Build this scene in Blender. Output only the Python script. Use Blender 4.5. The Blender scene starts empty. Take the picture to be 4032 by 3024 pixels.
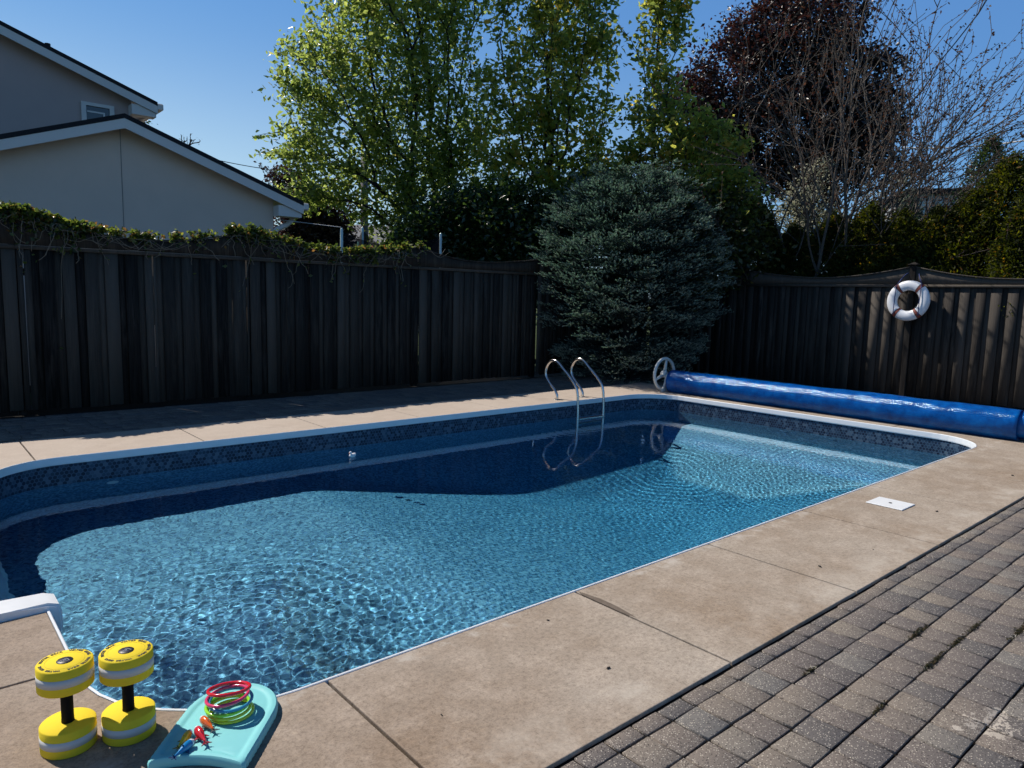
import bpy, bmesh, math, random
import numpy as np
from mathutils import Vector, Matrix
rad = math.radians
scene = bpy.context.scene
COL = scene.collection

# ---------------- camera ----------------
cam_d = bpy.data.cameras.new('camera'); cam = bpy.data.objects.new('camera', cam_d); COL.objects.link(cam)
cam_d.sensor_width = 36.0; cam_d.lens = 36.0*2815.9/4032.0; cam_d.clip_start = 0.05; cam_d.clip_end = 4000
right = Vector((0.75525612, -0.654961, 0.02478473)); down = Vector((-0.06118061, -0.10809778, -0.99225592)); fwd = Vector((0.6525681, 0.74789101, -0.12171243))
M = Matrix.Identity(4)
for i in range(3):
    M[i][0] = right[i]; M[i][1] = -down[i]; M[i][2] = -fwd[i]
M[2][3] = 1.54
cam.matrix_world = M
scene.camera = cam

# ---------------- sky, sun, exposure ----------------
SUNV = Vector((-0.27, 0.80, 1.0)).normalized()          # towards the sun
EL = math.asin(SUNV.z)
AZ = math.atan2(SUNV.x, SUNV.y)                          # clockwise from +Y
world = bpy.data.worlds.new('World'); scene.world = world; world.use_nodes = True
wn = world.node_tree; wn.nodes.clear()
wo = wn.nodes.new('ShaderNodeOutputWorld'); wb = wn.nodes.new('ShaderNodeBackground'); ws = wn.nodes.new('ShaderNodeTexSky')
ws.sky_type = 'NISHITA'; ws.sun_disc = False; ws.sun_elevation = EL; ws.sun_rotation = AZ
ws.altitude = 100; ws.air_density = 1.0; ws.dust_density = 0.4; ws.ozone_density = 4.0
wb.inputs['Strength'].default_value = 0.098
wt = wn.nodes.new('ShaderNodeVectorMath'); wt.operation = 'MULTIPLY_ADD'
wt.inputs[1].default_value = (0.46, 0.60, 0.50); wt.inputs[2].default_value = (0.48, 1.42, 4.2)   # a clearer, deeper blue
wn.links.new(ws.outputs[0], wt.inputs[0])
# sky above the view dimmed towards the zenith to weaken fill in the shadows
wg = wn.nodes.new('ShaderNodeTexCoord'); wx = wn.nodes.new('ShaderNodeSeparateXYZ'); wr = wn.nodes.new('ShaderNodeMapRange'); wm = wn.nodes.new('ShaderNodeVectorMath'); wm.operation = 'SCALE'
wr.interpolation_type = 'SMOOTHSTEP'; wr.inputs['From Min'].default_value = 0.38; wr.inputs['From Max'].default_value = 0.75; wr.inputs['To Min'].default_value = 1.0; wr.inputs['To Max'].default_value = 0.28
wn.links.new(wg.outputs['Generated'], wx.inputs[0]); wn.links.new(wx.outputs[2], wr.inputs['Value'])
# pale haze low down on the sun's side
wd = wn.nodes.new('ShaderNodeVectorMath'); wd.operation = 'DOT_PRODUCT'; wd.inputs[1].default_value = (-0.32, 0.95, 0.0); wn.links.new(wg.outputs['Generated'], wd.inputs[0])
wh = wn.nodes.new('ShaderNodeMapRange'); wh.interpolation_type = 'SMOOTHSTEP'; wh.inputs['From Min'].default_value = 0.36; wh.inputs['From Max'].default_value = 0.06; wn.links.new(wx.outputs[2], wh.inputs['Value'])
wk = wn.nodes.new('ShaderNodeMath'); wk.operation = 'MULTIPLY'; wk.use_clamp = True; wn.links.new(wd.outputs['Value'], wk.inputs[0]); wn.links.new(wh.outputs[0], wk.inputs[1])
wc = wn.nodes.new('ShaderNodeVectorMath'); wc.operation = 'SCALE'; wc.inputs[0].default_value = (3.5, 3.0, 0.9); wn.links.new(wk.outputs[0], wc.inputs['Scale'])
wa = wn.nodes.new('ShaderNodeVectorMath'); wa.operation = 'ADD'; wn.links.new(wt.outputs[0], wa.inputs[0]); wn.links.new(wc.outputs[0], wa.inputs[1])
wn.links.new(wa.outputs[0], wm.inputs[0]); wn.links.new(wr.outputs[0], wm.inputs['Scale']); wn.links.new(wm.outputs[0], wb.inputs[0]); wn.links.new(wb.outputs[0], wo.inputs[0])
sun_d = bpy.data.lights.new('sun', 'SUN'); sun_d.energy = 5.0; sun_d.angle = rad(0.53); sun_d.color = (1.0, 0.93, 0.84)
sun = bpy.data.objects.new('sun', sun_d); COL.objects.link(sun)
sun.rotation_euler = (-SUNV).to_track_quat('-Z', 'Y').to_euler(); sun.location = (0, 0, 20)
sun_d.cycles.is_caustics_light = True
vs = scene.view_settings; scene.display_settings.display_device = 'sRGB'
vs.view_transform = 'Standard'; vs.look = 'None'; vs.gamma = 1.0; vs.use_curve_mapping = False; vs.exposure = 0.0
cy = scene.cycles
cy.max_bounces = 10; cy.diffuse_bounces = 3; cy.glossy_bounces = 4; cy.transmission_bounces = 8; cy.transparent_max_bounces = 12
cy.sample_clamp_indirect = 4.0; cy.use_denoising = True; cy.caustics_reflective = False; cy.use_light_tree = False

# ---------------- helpers ----------------
R = random.Random(7)
NR = np.random.RandomState(11)

def new_mat(name):
    m = bpy.data.materials.new(name); m.use_nodes = True
    nt = m.node_tree; nt.nodes.clear()
    out = nt.nodes.new('ShaderNodeOutputMaterial')
    return m, nt, out
def N(nt, kind, **kw):
    n = nt.nodes.new(kind)
    for k, v in kw.items():
        if k.startswith('i_'):
            key = k[2:]; key = int(key) if key.isdigit() else key.replace('_', ' ')
            n.inputs[key].default_value = v
        else: setattr(n, k, v)
    return n
def L(nt, a, b): nt.links.new(a, b)
def MATH(nt, op, a, b=None, c=None, clamp=False):
    n = nt.nodes.new('ShaderNodeMath'); n.operation = op; n.use_clamp = clamp
    for i, v in enumerate((a, b, c)):
        if v is None: continue
        if isinstance(v, (int, float)): n.inputs[i].default_value = v
        else: nt.links.new(v, n.inputs[i])
    return n.outputs[0]
def VM(nt, op, a, b=None):
    n = nt.nodes.new('ShaderNodeVectorMath'); n.operation = op
    for i, v in enumerate((a, b)):
        if v is None: continue
        if isinstance(v, (tuple, list)): n.inputs[i].default_value = v
        else: nt.links.new(v, n.inputs[i])
    return n.outputs['Value'] if op in ('DOT_PRODUCT', 'LENGTH', 'DISTANCE') else n.outputs[0]
def MIX(nt, f, a, b, mode='MIX'):
    n = nt.nodes.new('ShaderNodeMix'); n.data_type = 'RGBA'; n.blend_type = mode
    for s, v in ((n.inputs[0], f), (n.inputs[6], a), (n.inputs[7], b)):
        if isinstance(v, (int, float)): s.default_value = v
        elif isinstance(v, (tuple, list)): s.default_value = tuple(v) if len(v) == 4 else (*v, 1)
        else: nt.links.new(v, s)
    return n.outputs[2]
def RAMP(nt, fac, stops):
    n = nt.nodes.new('ShaderNodeValToRGB'); cr = n.color_ramp
    while len(cr.elements) < len(stops): cr.elements.new(0.5)
    for e, (p, c) in zip(cr.elements, stops):
        e.position = p; e.color = (*c, 1) if len(c) == 3 else c
    nt.links.new(fac, n.inputs[0]); return n.outputs[0]
def NOISE(nt, vec, scale, detail=3, rough=0.55, out='Fac'):
    n = nt.nodes.new('ShaderNodeTexNoise'); n.inputs['Scale'].default_value = scale
    n.inputs['Detail'].default_value = detail; n.inputs['Roughness'].default_value = rough
    if vec is not None: nt.links.new(vec, n.inputs['Vector'])
    return n.outputs[out]
def BUMP(nt, h, strength=0.3, dist=0.01):
    n = nt.nodes.new('ShaderNodeBump'); n.inputs['Strength'].default_value = strength; n.inputs['Distance'].default_value = dist
    nt.links.new(h, n.inputs['Height']); return n.outputs[0]
def PRIN(nt, out, color, rough=0.6, metal=0.0, normal=None, spec=0.5, **kw):
    p = nt.nodes.new('ShaderNodeBsdfPrincipled')
    if isinstance(color, (tuple, list)): p.inputs['Base Color'].default_value = (*color[:3], 1)
    else: nt.links.new(color, p.inputs['Base Color'])
    if isinstance(rough, (int, float)): p.inputs['Roughness'].default_value = rough
    else: nt.links.new(rough, p.inputs['Roughness'])
    p.inputs['Metallic'].default_value = metal; p.inputs['Specular IOR Level'].default_value = spec
    for k, v in kw.items(): p.inputs[k.replace('_', ' ')].default_value = v
    if normal is not None: nt.links.new(normal, p.inputs['Normal'])
    nt.links.new(p.outputs[0], out.inputs[0]); return p
def simple(name, color, rough=0.5, metal=0.0, var=0.12, scale=30.0, spec=0.5, bump=0.0, **kw):
    m, nt, out = new_mat(name)
    tc = N(nt, 'ShaderNodeTexCoord').outputs['Object']
    f = NOISE(nt, tc, scale, 4)
    c = MIX(nt, f, tuple(x*(1-var) for x in color), tuple(min(1, x*(1+var)) for x in color))
    nrm = BUMP(nt, f, bump, 0.004) if bump else None
    r = MATH(nt, 'MULTIPLY_ADD', f, 0.25, rough-0.12)
    PRIN(nt, out, c, r, metal, nrm, spec, **kw)
    return m

def me_obj(name, verts, faces, mat, parent=None, smooth=False, attr=None):
    me = bpy.data.meshes.new(name)
    me.from_pydata([tuple(v) for v in verts], [], faces); me.update()
    if smooth: me.polygons.foreach_set('use_smooth', [True]*len(me.polygons))
    if mat is not None: me.materials.append(mat)
    o = bpy.data.objects.new(name, me); COL.objects.link(o)
    if parent is not None: o.parent = parent
    return o
def np_obj(name, V, F, mat, parent=None, smooth=False, cols=None):
    """fast mesh from arrays: V (n,3), F (m,k) all faces with k corners; cols per face rgb -> corner attribute 'tint'"""
    me = bpy.data.meshes.new(name)
    V = np.asarray(V, np.float32); F = np.asarray(F, np.int32); k = F.shape[1]
    me.vertices.add(len(V)); me.vertices.foreach_set('co', V.ravel())
    me.loops.add(F.size); me.loops.foreach_set('vertex_index', F.ravel())
    me.polygons.add(len(F)); me.polygons.foreach_set('loop_start', np.arange(0, F.size, k, dtype=np.int32))
    if cols is not None:
        a = me.attributes.new('tint', 'FLOAT', 'FACE'); a.data.foreach_set('value', np.asarray(cols, np.float32).ravel())
    if smooth: me.polygons.foreach_set('use_smooth', np.ones(len(F), bool))
    me.update(calc_edges=True); me.validate()
    if mat is not None: me.materials.append(mat)
    o = bpy.data.objects.new(name, me); COL.objects.link(o)
    if parent is not None: o.parent = parent
    return o
def bm_obj(name, bm, mat, parent=None, smooth=False):
    bmesh.ops.recalc_face_normals(bm, faces=bm.faces)
    me = bpy.data.meshes.new(name); bm.to_mesh(me); bm.free()
    if smooth:
        me.polygons.foreach_set('use_smooth', [True]*len(me.polygons))
        try: me.set_sharp_from_angle(angle=rad(40))
        except Exception: pass
    if mat is not None:
        for mm in (mat if isinstance(mat, (list, tuple)) else (mat,)): me.materials.append(mm)
    o = bpy.data.objects.new(name, me); COL.objects.link(o)
    if parent is not None: o.parent = parent
    return o
def empty(name, loc=(0, 0, 0), rotz=0.0):
    o = bpy.data.objects.new(name, None); COL.objects.link(o); o.location = loc; o.rotation_euler = (0, 0, rotz); o.empty_display_size = 0.2
    return o
def tag(o, label=None, cat=None, group=None, kind=None):
    if label: o['label'] = label
    if cat: o['category'] = cat
    if group: o['group'] = group
    if kind: o['kind'] = kind
    return o
def box(bm, x0, x1, y0, y1, z0, z1, bev=0.0, mat=0, M4=None):
    r = bmesh.ops.create_cube(bm, size=1.0)
    vs_ = r['verts']
    for v in vs_:
        v.co = Vector((x0+(v.co.x+.5)*(x1-x0), y0+(v.co.y+.5)*(y1-y0), z0+(v.co.z+.5)*(z1-z0)))
    if bev > 0:
        es = list({e for v in vs_ for e in v.link_edges})
        rr = bmesh.ops.bevel(bm, geom=es, offset=bev, segments=1, affect='EDGES', profile=0.5)
        vs_ = list({v for f in rr['faces'] for v in f.verts} | {v for v in vs_ if v.is_valid})
    if M4 is not None:
        for v in vs_: v.co = M4 @ v.co
    for f in {f for v in vs_ for f in v.link_faces}: f.material_index = mat
    return vs_
def poly_prism(bm, pts, z0, z1, bev=0.0):
    """extrude a flat outline (list of xy) from z0 to z1"""
    vb = [bm.verts.new((p[0], p[1], z0)) for p in pts]; vt = [bm.verts.new((p[0], p[1], z1)) for p in pts]
    n = len(pts); ft = bm.faces.new(vt); bm.faces.new(list(reversed(vb)))
    for i in range(n): bm.faces.new((vb[i], vb[(i+1) % n], vt[(i+1) % n], vt[i]))
    if bev > 0: bmesh.ops.bevel(bm, geom=list(ft.edges), offset=bev, segments=2, affect='EDGES', profile=0.5)
def tube(path, rad_, sides=8, caps=True, closed=False):
    """returns verts, faces of a swept tube; rad_ scalar or list"""
    P = [Vector(p) for p in path]; n = len(P); V = []; F = []
    if not hasattr(rad_, '__len__'): rad_ = [rad_]*n
    prev = None
    for i in range(n):
        if closed: t = P[(i+1) % n]-P[i-1]
        else: t = P[min(i+1, n-1)]-P[max(i-1, 0)]
        t = t.normalized() if t.length > 1e-9 else Vector((0, 0, 1))
        if prev is None:
            a = t.orthogonal().normalized()
        else:
            a = prev-t*prev.dot(t); a = a.normalized() if a.length > 1e-6 else t.orthogonal().normalized()
        prev = a; b = t.cross(a)
        for k in range(sides):
            an = 2*math.pi*k/sides; V.append(P[i]+(a*math.cos(an)+b*math.sin(an))*rad_[i])
    for i in range(n if closed else n-1):
        j = (i+1) % n
        for k in range(sides):
            k2 = (k+1) % sides; F.append((i*sides+k, i*sides+k2, j*sides+k2, j*sides+k))
    if caps and not closed:
        F.append(tuple(range(sides-1, -1, -1))); F.append(tuple((n-1)*sides+k for k in range(sides)))
    return V, F
def merge(parts):
    V = []; F = []
    for v, f in parts:
        o = len(V); V += list(v); F += [tuple(i+o for i in q) for q in f]
    return V, F
def lathe(profile, seg=32, closed=False):
    V = []; F = []; n = len(profile)
    for k in range(seg):
        a = 2*math.pi*k/seg
        for r_, z_ in profile: V.append((r_*math.cos(a), r_*math.sin(a), z_))
    m = n if closed else n-1
    for k in range(seg):
        k2 = (k+1) % seg
        for i in range(m):
            j = (i+1) % n; F.append((k*n+i, k2*n+i, k2*n+j, k*n+j))
    return V, F
def xf(vf, M4):
    return [M4 @ Vector(v) for v in vf[0]], vf[1]
# ---------------- pool dimensions ----------------
PX0, PX1, PY0, PY1, PR = 0.49, 9.60, 2.50, 7.41, 0.62
WZ = -0.25
def outline(off=0.0, seg=10):
    """rounded rectangle, counter-clockwise, grown by off"""
    x0, x1, y0, y1, r = PX0-off, PX1+off, PY0-off, PY1+off, PR+off
    pts = []
    for cx, cy_, a0 in ((x1-r, y0+r, -90), (x1-r, y1-r, 0), (x0+r, y1-r, 90), (x0+r, y0+r, 180)):
        for k in range(seg+1):
            a = rad(a0+90*k/seg); pts.append((cx+r*math.cos(a), cy_+r*math.sin(a)))
    i = 3*(seg+1)
    pts[i:i] = [(x0, 6.33), (x0, 3.875)]
    return pts

# ---------------- materials: concrete, pavers, liner, water ----------------
def mat_concrete():
    m, nt, out = new_mat('brushed_concrete')
    tc = N(nt, 'ShaderNodeTexCoord').outputs['Object']
    big = NOISE(nt, tc, 0.9, 4, 0.6); mid = NOISE(nt, tc, 5.5, 5, 0.65); fine = NOISE(nt, tc, 120, 4, 0.75); gr = NOISE(nt, tc, 300, 3, 0.8)
    c = RAMP(nt, big, [(0.3, (0.29, 0.215, 0.145)), (0.5, (0.345, 0.28, 0.21)), (0.7, (0.43, 0.37, 0.295))])
    c = MIX(nt, MATH(nt, 'MULTIPLY', RAMP(nt, mid, [(0.45, (0, 0, 0)), (0.68, (1, 1, 1))]), 0.6), c, (0.5, 0.42, 0.33))
    c = MIX(nt, MATH(nt, 'MULTIPLY', RAMP(nt, fine, [(0.33, (1, 1, 1)), (0.50, (0, 0, 0))]), 0.55), c, (0.16, 0.115, 0.075))
    c = MIX(nt, RAMP(nt, gr, [(0.62, (0, 0, 0)), (0.70, (0.75, 0.75, 0.75))]), c, (0.62, 0.53, 0.42))
    gm = NOISE(nt, tc, 42, 5, 0.8)
    c = MIX(nt, RAMP(nt, gm, [(0.36, (.75, .75, .75)), (0.50, (0, 0, 0))]), c, MIX(nt, 1.0, c, (0.62, 0.60, 0.58), 'MULTIPLY'))
    c = MIX(nt, RAMP(nt, gm, [(0.53, (0, 0, 0)), (0.66, (.55, .55, .55))]), c, MIX(nt, 1.0, c, (1.42, 1.40, 1.34), 'MULTIPLY'))
    # the near-left corner is a warmer, browner pour; the far strip is paler
    sx = N(nt, 'ShaderNodeSeparateXYZ'); L(nt, tc, sx.inputs[0])
    w = MATH(nt, 'MULTIPLY_ADD', sx.outputs[0], -0.28, 0.75, True)
    w2 = MATH(nt, 'MULTIPLY', w, MATH(nt, 'LESS_THAN', sx.outputs[1], 5.0))
    c = MIX(nt, MATH(nt, 'MULTIPLY', w2, 0.55), c, MIX(nt, 1.0, c, (0.62, 0.50, 0.44), 'MULTIPLY'))
    c = MIX(nt, MATH(nt, 'MULTIPLY', MATH(nt, 'GREATER_THAN', sx.outputs[1], 7.0), 0.6), c, (0.56, 0.47, 0.38))
    # worn bits: water stain in the joint at x = 2.65, pale lime bloom along the coping
    d = MATH(nt, 'ABSOLUTE', MATH(nt, 'SUBTRACT', sx.outputs[0], 2.665))
    yy = MATH(nt, 'SUBTRACT', sx.outputs[1], 2.08)
    wd = MATH(nt, 'MULTIPLY', MATH(nt, 'SINE', MATH(nt, 'MULTIPLY', MATH(nt, 'DIVIDE', yy, 0.42, None, True), 3.1)), 0.028)
    st = MATH(nt, 'MULTIPLY', MATH(nt, 'LESS_THAN', MATH(nt, 'ADD', d, MATH(nt, 'MULTIPLY', mid, 0.012)), MATH(nt, 'ADD', wd, 0.004)), MATH(nt, 'GREATER_THAN', yy, 0.0))
    c = MIX(nt, MATH(nt, 'MULTIPLY', st, 0.7), c, (0.07, 0.05, 0.035))
    e = MATH(nt, 'MULTIPLY_ADD', MATH(nt, 'ABSOLUTE', MATH(nt, 'SUBTRACT', sx.outputs[1], 2.44)), -14.0, 1.0, True)
    e = MATH(nt, 'MULTIPLY', e, RAMP(nt, NOISE(nt, tc, 6, 4, 0.7), [(0.5, (0, 0, 0)), (0.62, (0.5, 0.5, 0.5))]))
    c = MIX(nt, e, c, (0.6, 0.55, 0.47))
    # bleached outer edge and a few darker damp blotches
    o2 = MATH(nt, 'MULTIPLY_ADD', MATH(nt, 'ABSOLUTE', MATH(nt, 'SUBTRACT', sx.outputs[1], 1.66)), -6.0, 1.0, True)
    o2 = MATH(nt, 'MULTIPLY', o2, RAMP(nt, NOISE(nt, tc, 2.2, 5, 0.7), [(0.46, (0, 0, 0)), (0.60, (.5, .5, .5))]))
    c = MIX(nt, o2, c, (0.56, 0.50, 0.41))
    bl = RAMP(nt, NOISE(nt, VM(nt, 'ADD', tc, (7, 3, 0)), 1.7, 6, 0.72), [(0.58, (0, 0, 0)), (0.66, (.20, .20, .20))])
    c = MIX(nt, bl, c, (0.19, 0.15, 0.11))
    c = MIX(nt, 1.0, c, (0.95, 0.955, 1.0), 'MULTIPLY')
    h = MATH(nt, 'ADD', fine, MATH(nt, 'MULTIPLY', gr, 0.5))
    PRIN(nt, out, c, 0.82, 0, BUMP(nt, h, 0.35, 0.003), 0.3)
    return m
def mat_paver():
    m, nt, out = new_mat('exposed_aggregate_paver')
    tc = N(nt, 'ShaderNodeTexCoord').outputs['Object']
    at_ = N(nt, 'ShaderNodeAttribute', attribute_name='tint')
    f = at_.outputs['Fac']
    c = RAMP(nt, f, [(0.0, (0.13, 0.122, 0.118)), (0.3, (0.18, 0.155, 0.14)), (0.55, (0.21, 0.178, 0.152)), (0.8, (0.245, 0.21, 0.172)), (1.0, (0.18, 0.176, 0.168))])
    mid = NOISE(nt, tc, 14, 4, 0.7)
    c = MIX(nt, MATH(nt, 'MULTIPLY', mid, 0.4), c, (0.11, 0.09, 0.085))
    v = N(nt, 'ShaderNodeTexVoronoi', feature='F1'); v.inputs['Scale'].default_value = 150; L(nt, tc, v.inputs['Vector'])
    chip = RAMP(nt, v.outputs['Distance'], [(0.30, (1, 1, 1)), (0.40, (0, 0, 0))])
    wn_ = N(nt, 'ShaderNodeTexWhiteNoise', noise_dimensions='3D'); L(nt, v.outputs['Position'], wn_.inputs['Vector'])
    sel = MATH(nt, 'MULTIPLY', MATH(nt, 'GREATER_THAN', wn_.outputs['Value'], 0.68), MATH(nt, 'MULTIPLY', chip, 1.0))
    c = MIX(nt, sel, c, MIX(nt, wn_.outputs['Value'], (0.22, 0.18, 0.14), (0.60, 0.54, 0.46)))
    sel2 = MATH(nt, 'MULTIPLY', MATH(nt, 'LESS_THAN', wn_.outputs['Value'], 0.28), chip)
    c = MIX(nt, sel2, c, (0.06, 0.05, 0.05))
    # dried white paint patch
    def blot(cx, cy_, r_, s):
        dd = VM(nt, 'DISTANCE', VM(nt, 'MULTIPLY', tc, (1, 1, 0)), (cx, cy_, 0))
        n = NOISE(nt, tc, s, 4, 0.7)
        return MATH(nt, 'LESS_THAN', MATH(nt, 'ADD', dd, MATH(nt, 'MULTIPLY', n, r_*1.3)), r_*1.45)
    ring = MATH(nt, 'MULTIPLY', blot(3.02, 0.69, 0.10, 30), MATH(nt, 'GREATER_THAN', NOISE(nt, tc, 55, 3, 0.7), 0.5))
    b = MATH(nt, 'MAXIMUM', ring, blot(2.90, 0.765, 0.022, 40))
    b = MATH(nt, 'MAXIMUM', b, MATH(nt, 'MULTIPLY', blot(3.14, 0.70, 0.05, 40), MATH(nt, 'GREATER_THAN', NOISE(nt, tc, 80, 2), 0.45)))
    c = MIX(nt, MATH(nt, 'MULTIPLY', b, 0.6), c, (0.62, 0.55, 0.47))
    h = MATH(nt, 'ADD', MATH(nt, 'MULTIPLY', chip, 0.6), NOISE(nt, tc, 200, 2))
    PRIN(nt, out, c, 0.8, 0, BUMP(nt, h, 0.9, 0.004), 0.3)
    return m
def hex_nodes(nt, p2):
    """p2: vector (u,v,0) scaled to hex cells. returns cell id vector, edge distance (0 edge .. 0.5 centre)"""
    r_ = (1.0, 1.7320508, 1.0); h_ = (0.5, 0.8660254, 0.5)
    a = VM(nt, 'SUBTRACT', VM(nt, 'MODULO', p2, r_), h_)
    b = VM(nt, 'SUBTRACT', VM(nt, 'MODULO', VM(nt, 'SUBTRACT', p2, h_), r_), h_)
    a = VM(nt, 'MULTIPLY', a, (1, 1, 0)); b = VM(nt, 'MULTIPLY', b, (1, 1, 0))
    sel = MATH(nt, 'LESS_THAN', VM(nt, 'LENGTH', a), VM(nt, 'LENGTH', b))
    mx = nt.nodes.new('ShaderNodeMix'); mx.data_type = 'VECTOR'; L(nt, sel, mx.inputs[0]); L(nt, b, mx.inputs[4]); L(nt, a, mx.inputs[5])
    gv = mx.outputs[1]
    idv = VM(nt, 'SUBTRACT', p2, gv)
    ab = VM(nt, 'ABSOLUTE', gv)
    s = N(nt, 'ShaderNodeSeparateXYZ'); L(nt, ab, s.inputs[0])
    d = MATH(nt, 'MAXIMUM', s.outputs[0], VM(nt, 'DOT_PRODUCT', ab, (0.5, 0.8660254, 0)))
    return VM(nt, 'SNAP', VM(nt, 'ADD', idv, (0.01, 0.01, 0.0)), (0.25, 0.25, 1.0)), MATH(nt, 'SUBTRACT', 0.5, d)
def mat_liner(wall=False):
    m, nt, out = new_mat('hexagon_print_liner_wall' if wall else 'hexagon_print_liner')
    tc = N(nt, 'ShaderNodeTexCoord').outputs['Object']
    if wall:
        uv = N(nt, 'ShaderNodeUVMap').outputs[0]; p = uv
    else: p = tc
    sc_ = 45.0
    p2 = VM(nt, 'MULTIPLY', VM(nt, 'ADD', p, (20, 20, 0)), (sc_, sc_, 0))
    idv, e = hex_nodes(nt, p2)
    w = N(nt, 'ShaderNodeTexWhiteNoise', noise_dimensions='3D'); L(nt, idv, w.inputs['Vector'])
    v = w.outputs['Value']
    c = RAMP(nt, v, [(0.0, (0.008, 0.045, 0.11)), (0.25, (0.025, 0.10, 0.21)), (0.55, (0.075, 0.20, 0.335)), (0.8, (0.15, 0.345, 0.49)), (1.0, (0.04, 0.14, 0.30))])
    big = NOISE(nt, p, 3.0, 4, 0.6)
    c = MIX(nt, MATH(nt, 'MULTIPLY', big, 0.4), c, (0.06, 0.19, 0.33))
    g = RAMP(nt, e, [(0.03, (1, 1, 1)), (0.085, (0, 0, 0))])
    c = MIX(nt, MATH(nt, 'MULTIPLY', g, 0.6), c, (0.14, 0.36, 0.45))
    if wall:
        # printed tile border under the coping: dark slate blue hexagons, light outlines
        s = N(nt, 'ShaderNodeSeparateXYZ'); L(nt, uv, s.inputs[0])
        q2 = VM(nt, 'MULTIPLY', VM(nt, 'ADD', p, (20, 20, 0)), (27.0, 27.0, 0))
        id2, e2 = hex_nodes(nt, q2)
        w2 = N(nt, 'ShaderNodeTexWhiteNoise', noise_dimensions='3D'); L(nt, id2, w2.inputs['Vector'])
        c2 = RAMP(nt, w2.outputs['Value'], [(0.0, (0.006, 0.012, 0.035)), (0.45, (0.014, 0.028, 0.06)), (0.75, (0.035, 0.07, 0.12)), (1.0, (0.09, 0.13, 0.18))])
        g2 = RAMP(nt, e2, [(0.045, (1, 1, 1)), (0.11, (0, 0, 0))])
        c2 = MIX(nt, MATH(nt, 'MULTIPLY', g2, 0.75), c2, (0.08, 0.135, 0.20))
        c = MIX(nt, MATH(nt, 'GREATER_THAN', s.outputs[1], -0.262), c, c2)
    PRIN(nt, out, c, 0.45, 0, None, 0.3)
    return m
def mat_water():
    m, nt, out = new_mat('clear_pool_water')
    g = N(nt, 'ShaderNodeBsdfPrincipled')
    g.inputs['Base Color'].default_value = (1, 1, 1, 1); g.inputs['Transmission Weight'].default_value = 1.0
    g.inputs['Roughness'].default_value = 0.0; g.inputs['IOR'].default_value = 1.333
    L(nt, g.outputs[0], out.inputs[0])


    return m
M_CONC = mat_concrete(); M_PAVER = mat_paver(); M_LINW = mat_liner(True); M_LINF = mat_liner(False); M_WATER = mat_water()
M_SOIL = simple('dark_soil', (0.012, 0.010, 0.008), 0.95, spec=0.1, var=0.5, scale=8, bump=0.6)
M_WHITEPVC = simple('white_plastic', (0.78, 0.80, 0.82), 0.35, var=0.03, scale=12)
M_COPING = simple('painted_aluminium_coping', (0.74, 0.77, 0.80), 0.4, var=0.05, scale=9)

# ---------------- ground with the pool cut out ----------------
def ring_sheet(name, inner, outer_half, z, mat, kind='structure'):
    x0, x1, y0, y1 = inner; B = outer_half
    V = [(-B, -B, z), (B, -B, z), (B, B, z), (-B, B, z), (x0, y0, z), (x1, y0, z), (x1, y1, z), (x0, y1, z)]
    F = [(0, 1, 5, 4), (1, 2, 6, 5), (2, 3, 7, 6), (3, 0, 4, 7)]
    o = me_obj(name, V, F, mat); tag(o, kind=kind); return o
m, nt, out = new_mat('rough_lawn')
tc = N(nt, 'ShaderNodeTexCoord').outputs['Object']
c = RAMP(nt, NOISE(nt, tc, 1.5, 6, 0.7), [(0.35, (0.03, 0.045, 0.012)), (0.6, (0.06, 0.08, 0.02)), (0.75, (0.07, 0.06, 0.03))])
PRIN(nt, out, c, 0.9, 0, BUMP(nt, NOISE(nt, tc, 60, 4, 0.8), 0.8, 0.03), 0.2)
M_LAWN = m
ground = ring_sheet('ground', (-3.0, 12.9, -5.0, 10.05), 1500, -0.06, M_LAWN)
base = ring_sheet('paver_bed', (PX0-1.6, PX1+.3, PY0-.3, PY1+.3), 1.0, -0.052, M_SOIL)
me = base.data
for i, co in enumerate([(-4, -6), (14.5, -6), (14.5, 11), (-4, 11)]): me.vertices[i].co = (*co, -0.018)
for i in range(4, 8): me.vertices[i].co.z = -0.018

# ---------------- pool deck: concrete slabs with open joints ----------------
DX0, DX1, DY0, DY1 = -1.9, 10.55, 1.555, 8.42
G = 0.0065
bm = bmesh.new()
def slab(pts): poly_prism(bm, pts, -0.09, 0.0, 0.004)
o_off = 0.011
near = [1.23, 2.65, 3.87, 5.09, 6.30, 7.60]
far = [2.35, 3.69, 4.975, 6.3, 7.55]
oo = outline(o_off)
seg = 11
arcs = [oo[0:11], oo[11:22], oo[22:33], oo[35:46]]      # near-right, far-right, far-left, near-left
yi0, yi1, xi0, xi1 = PY0-o_off, PY1+o_off, PX0-o_off, PX1+o_off
for a, b in zip(near[:-1], near[1:]): slab([(a+G, DY0), (b-G, DY0), (b-G, yi0), (a+G, yi0)])
for a, b in zip(far[:-1], far[1:]): slab([(a+G, yi1), (b-G, yi1), (b-G, DY1), (a+G, DY1)])
ymid = 5.0
slab([(near[-1]+G, DY0), (DX1, DY0), (DX1, 3.6-G), (xi1, 3.6-G)] + list(reversed(arcs[0])) + [(near[-1]+G, yi0)])
slab([(xi1, 3.6+G), (DX1, 3.6+G), (DX1, 5.0-G), (xi1, 5.0-G)])
slab([(xi1, 5.0+G), (DX1, 5.0+G), (DX1, 6.5-G), (xi1, 6.5-G)])
slab([(xi1, 6.5+G), (DX1, 6.5+G), (DX1, DY1), (far[-1]+G, DY1), (far[-1]+G, yi1)] + list(reversed(arcs[1])))
acx, acy, acr = PX0+PR, PY1-PR, PR+o_off
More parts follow.
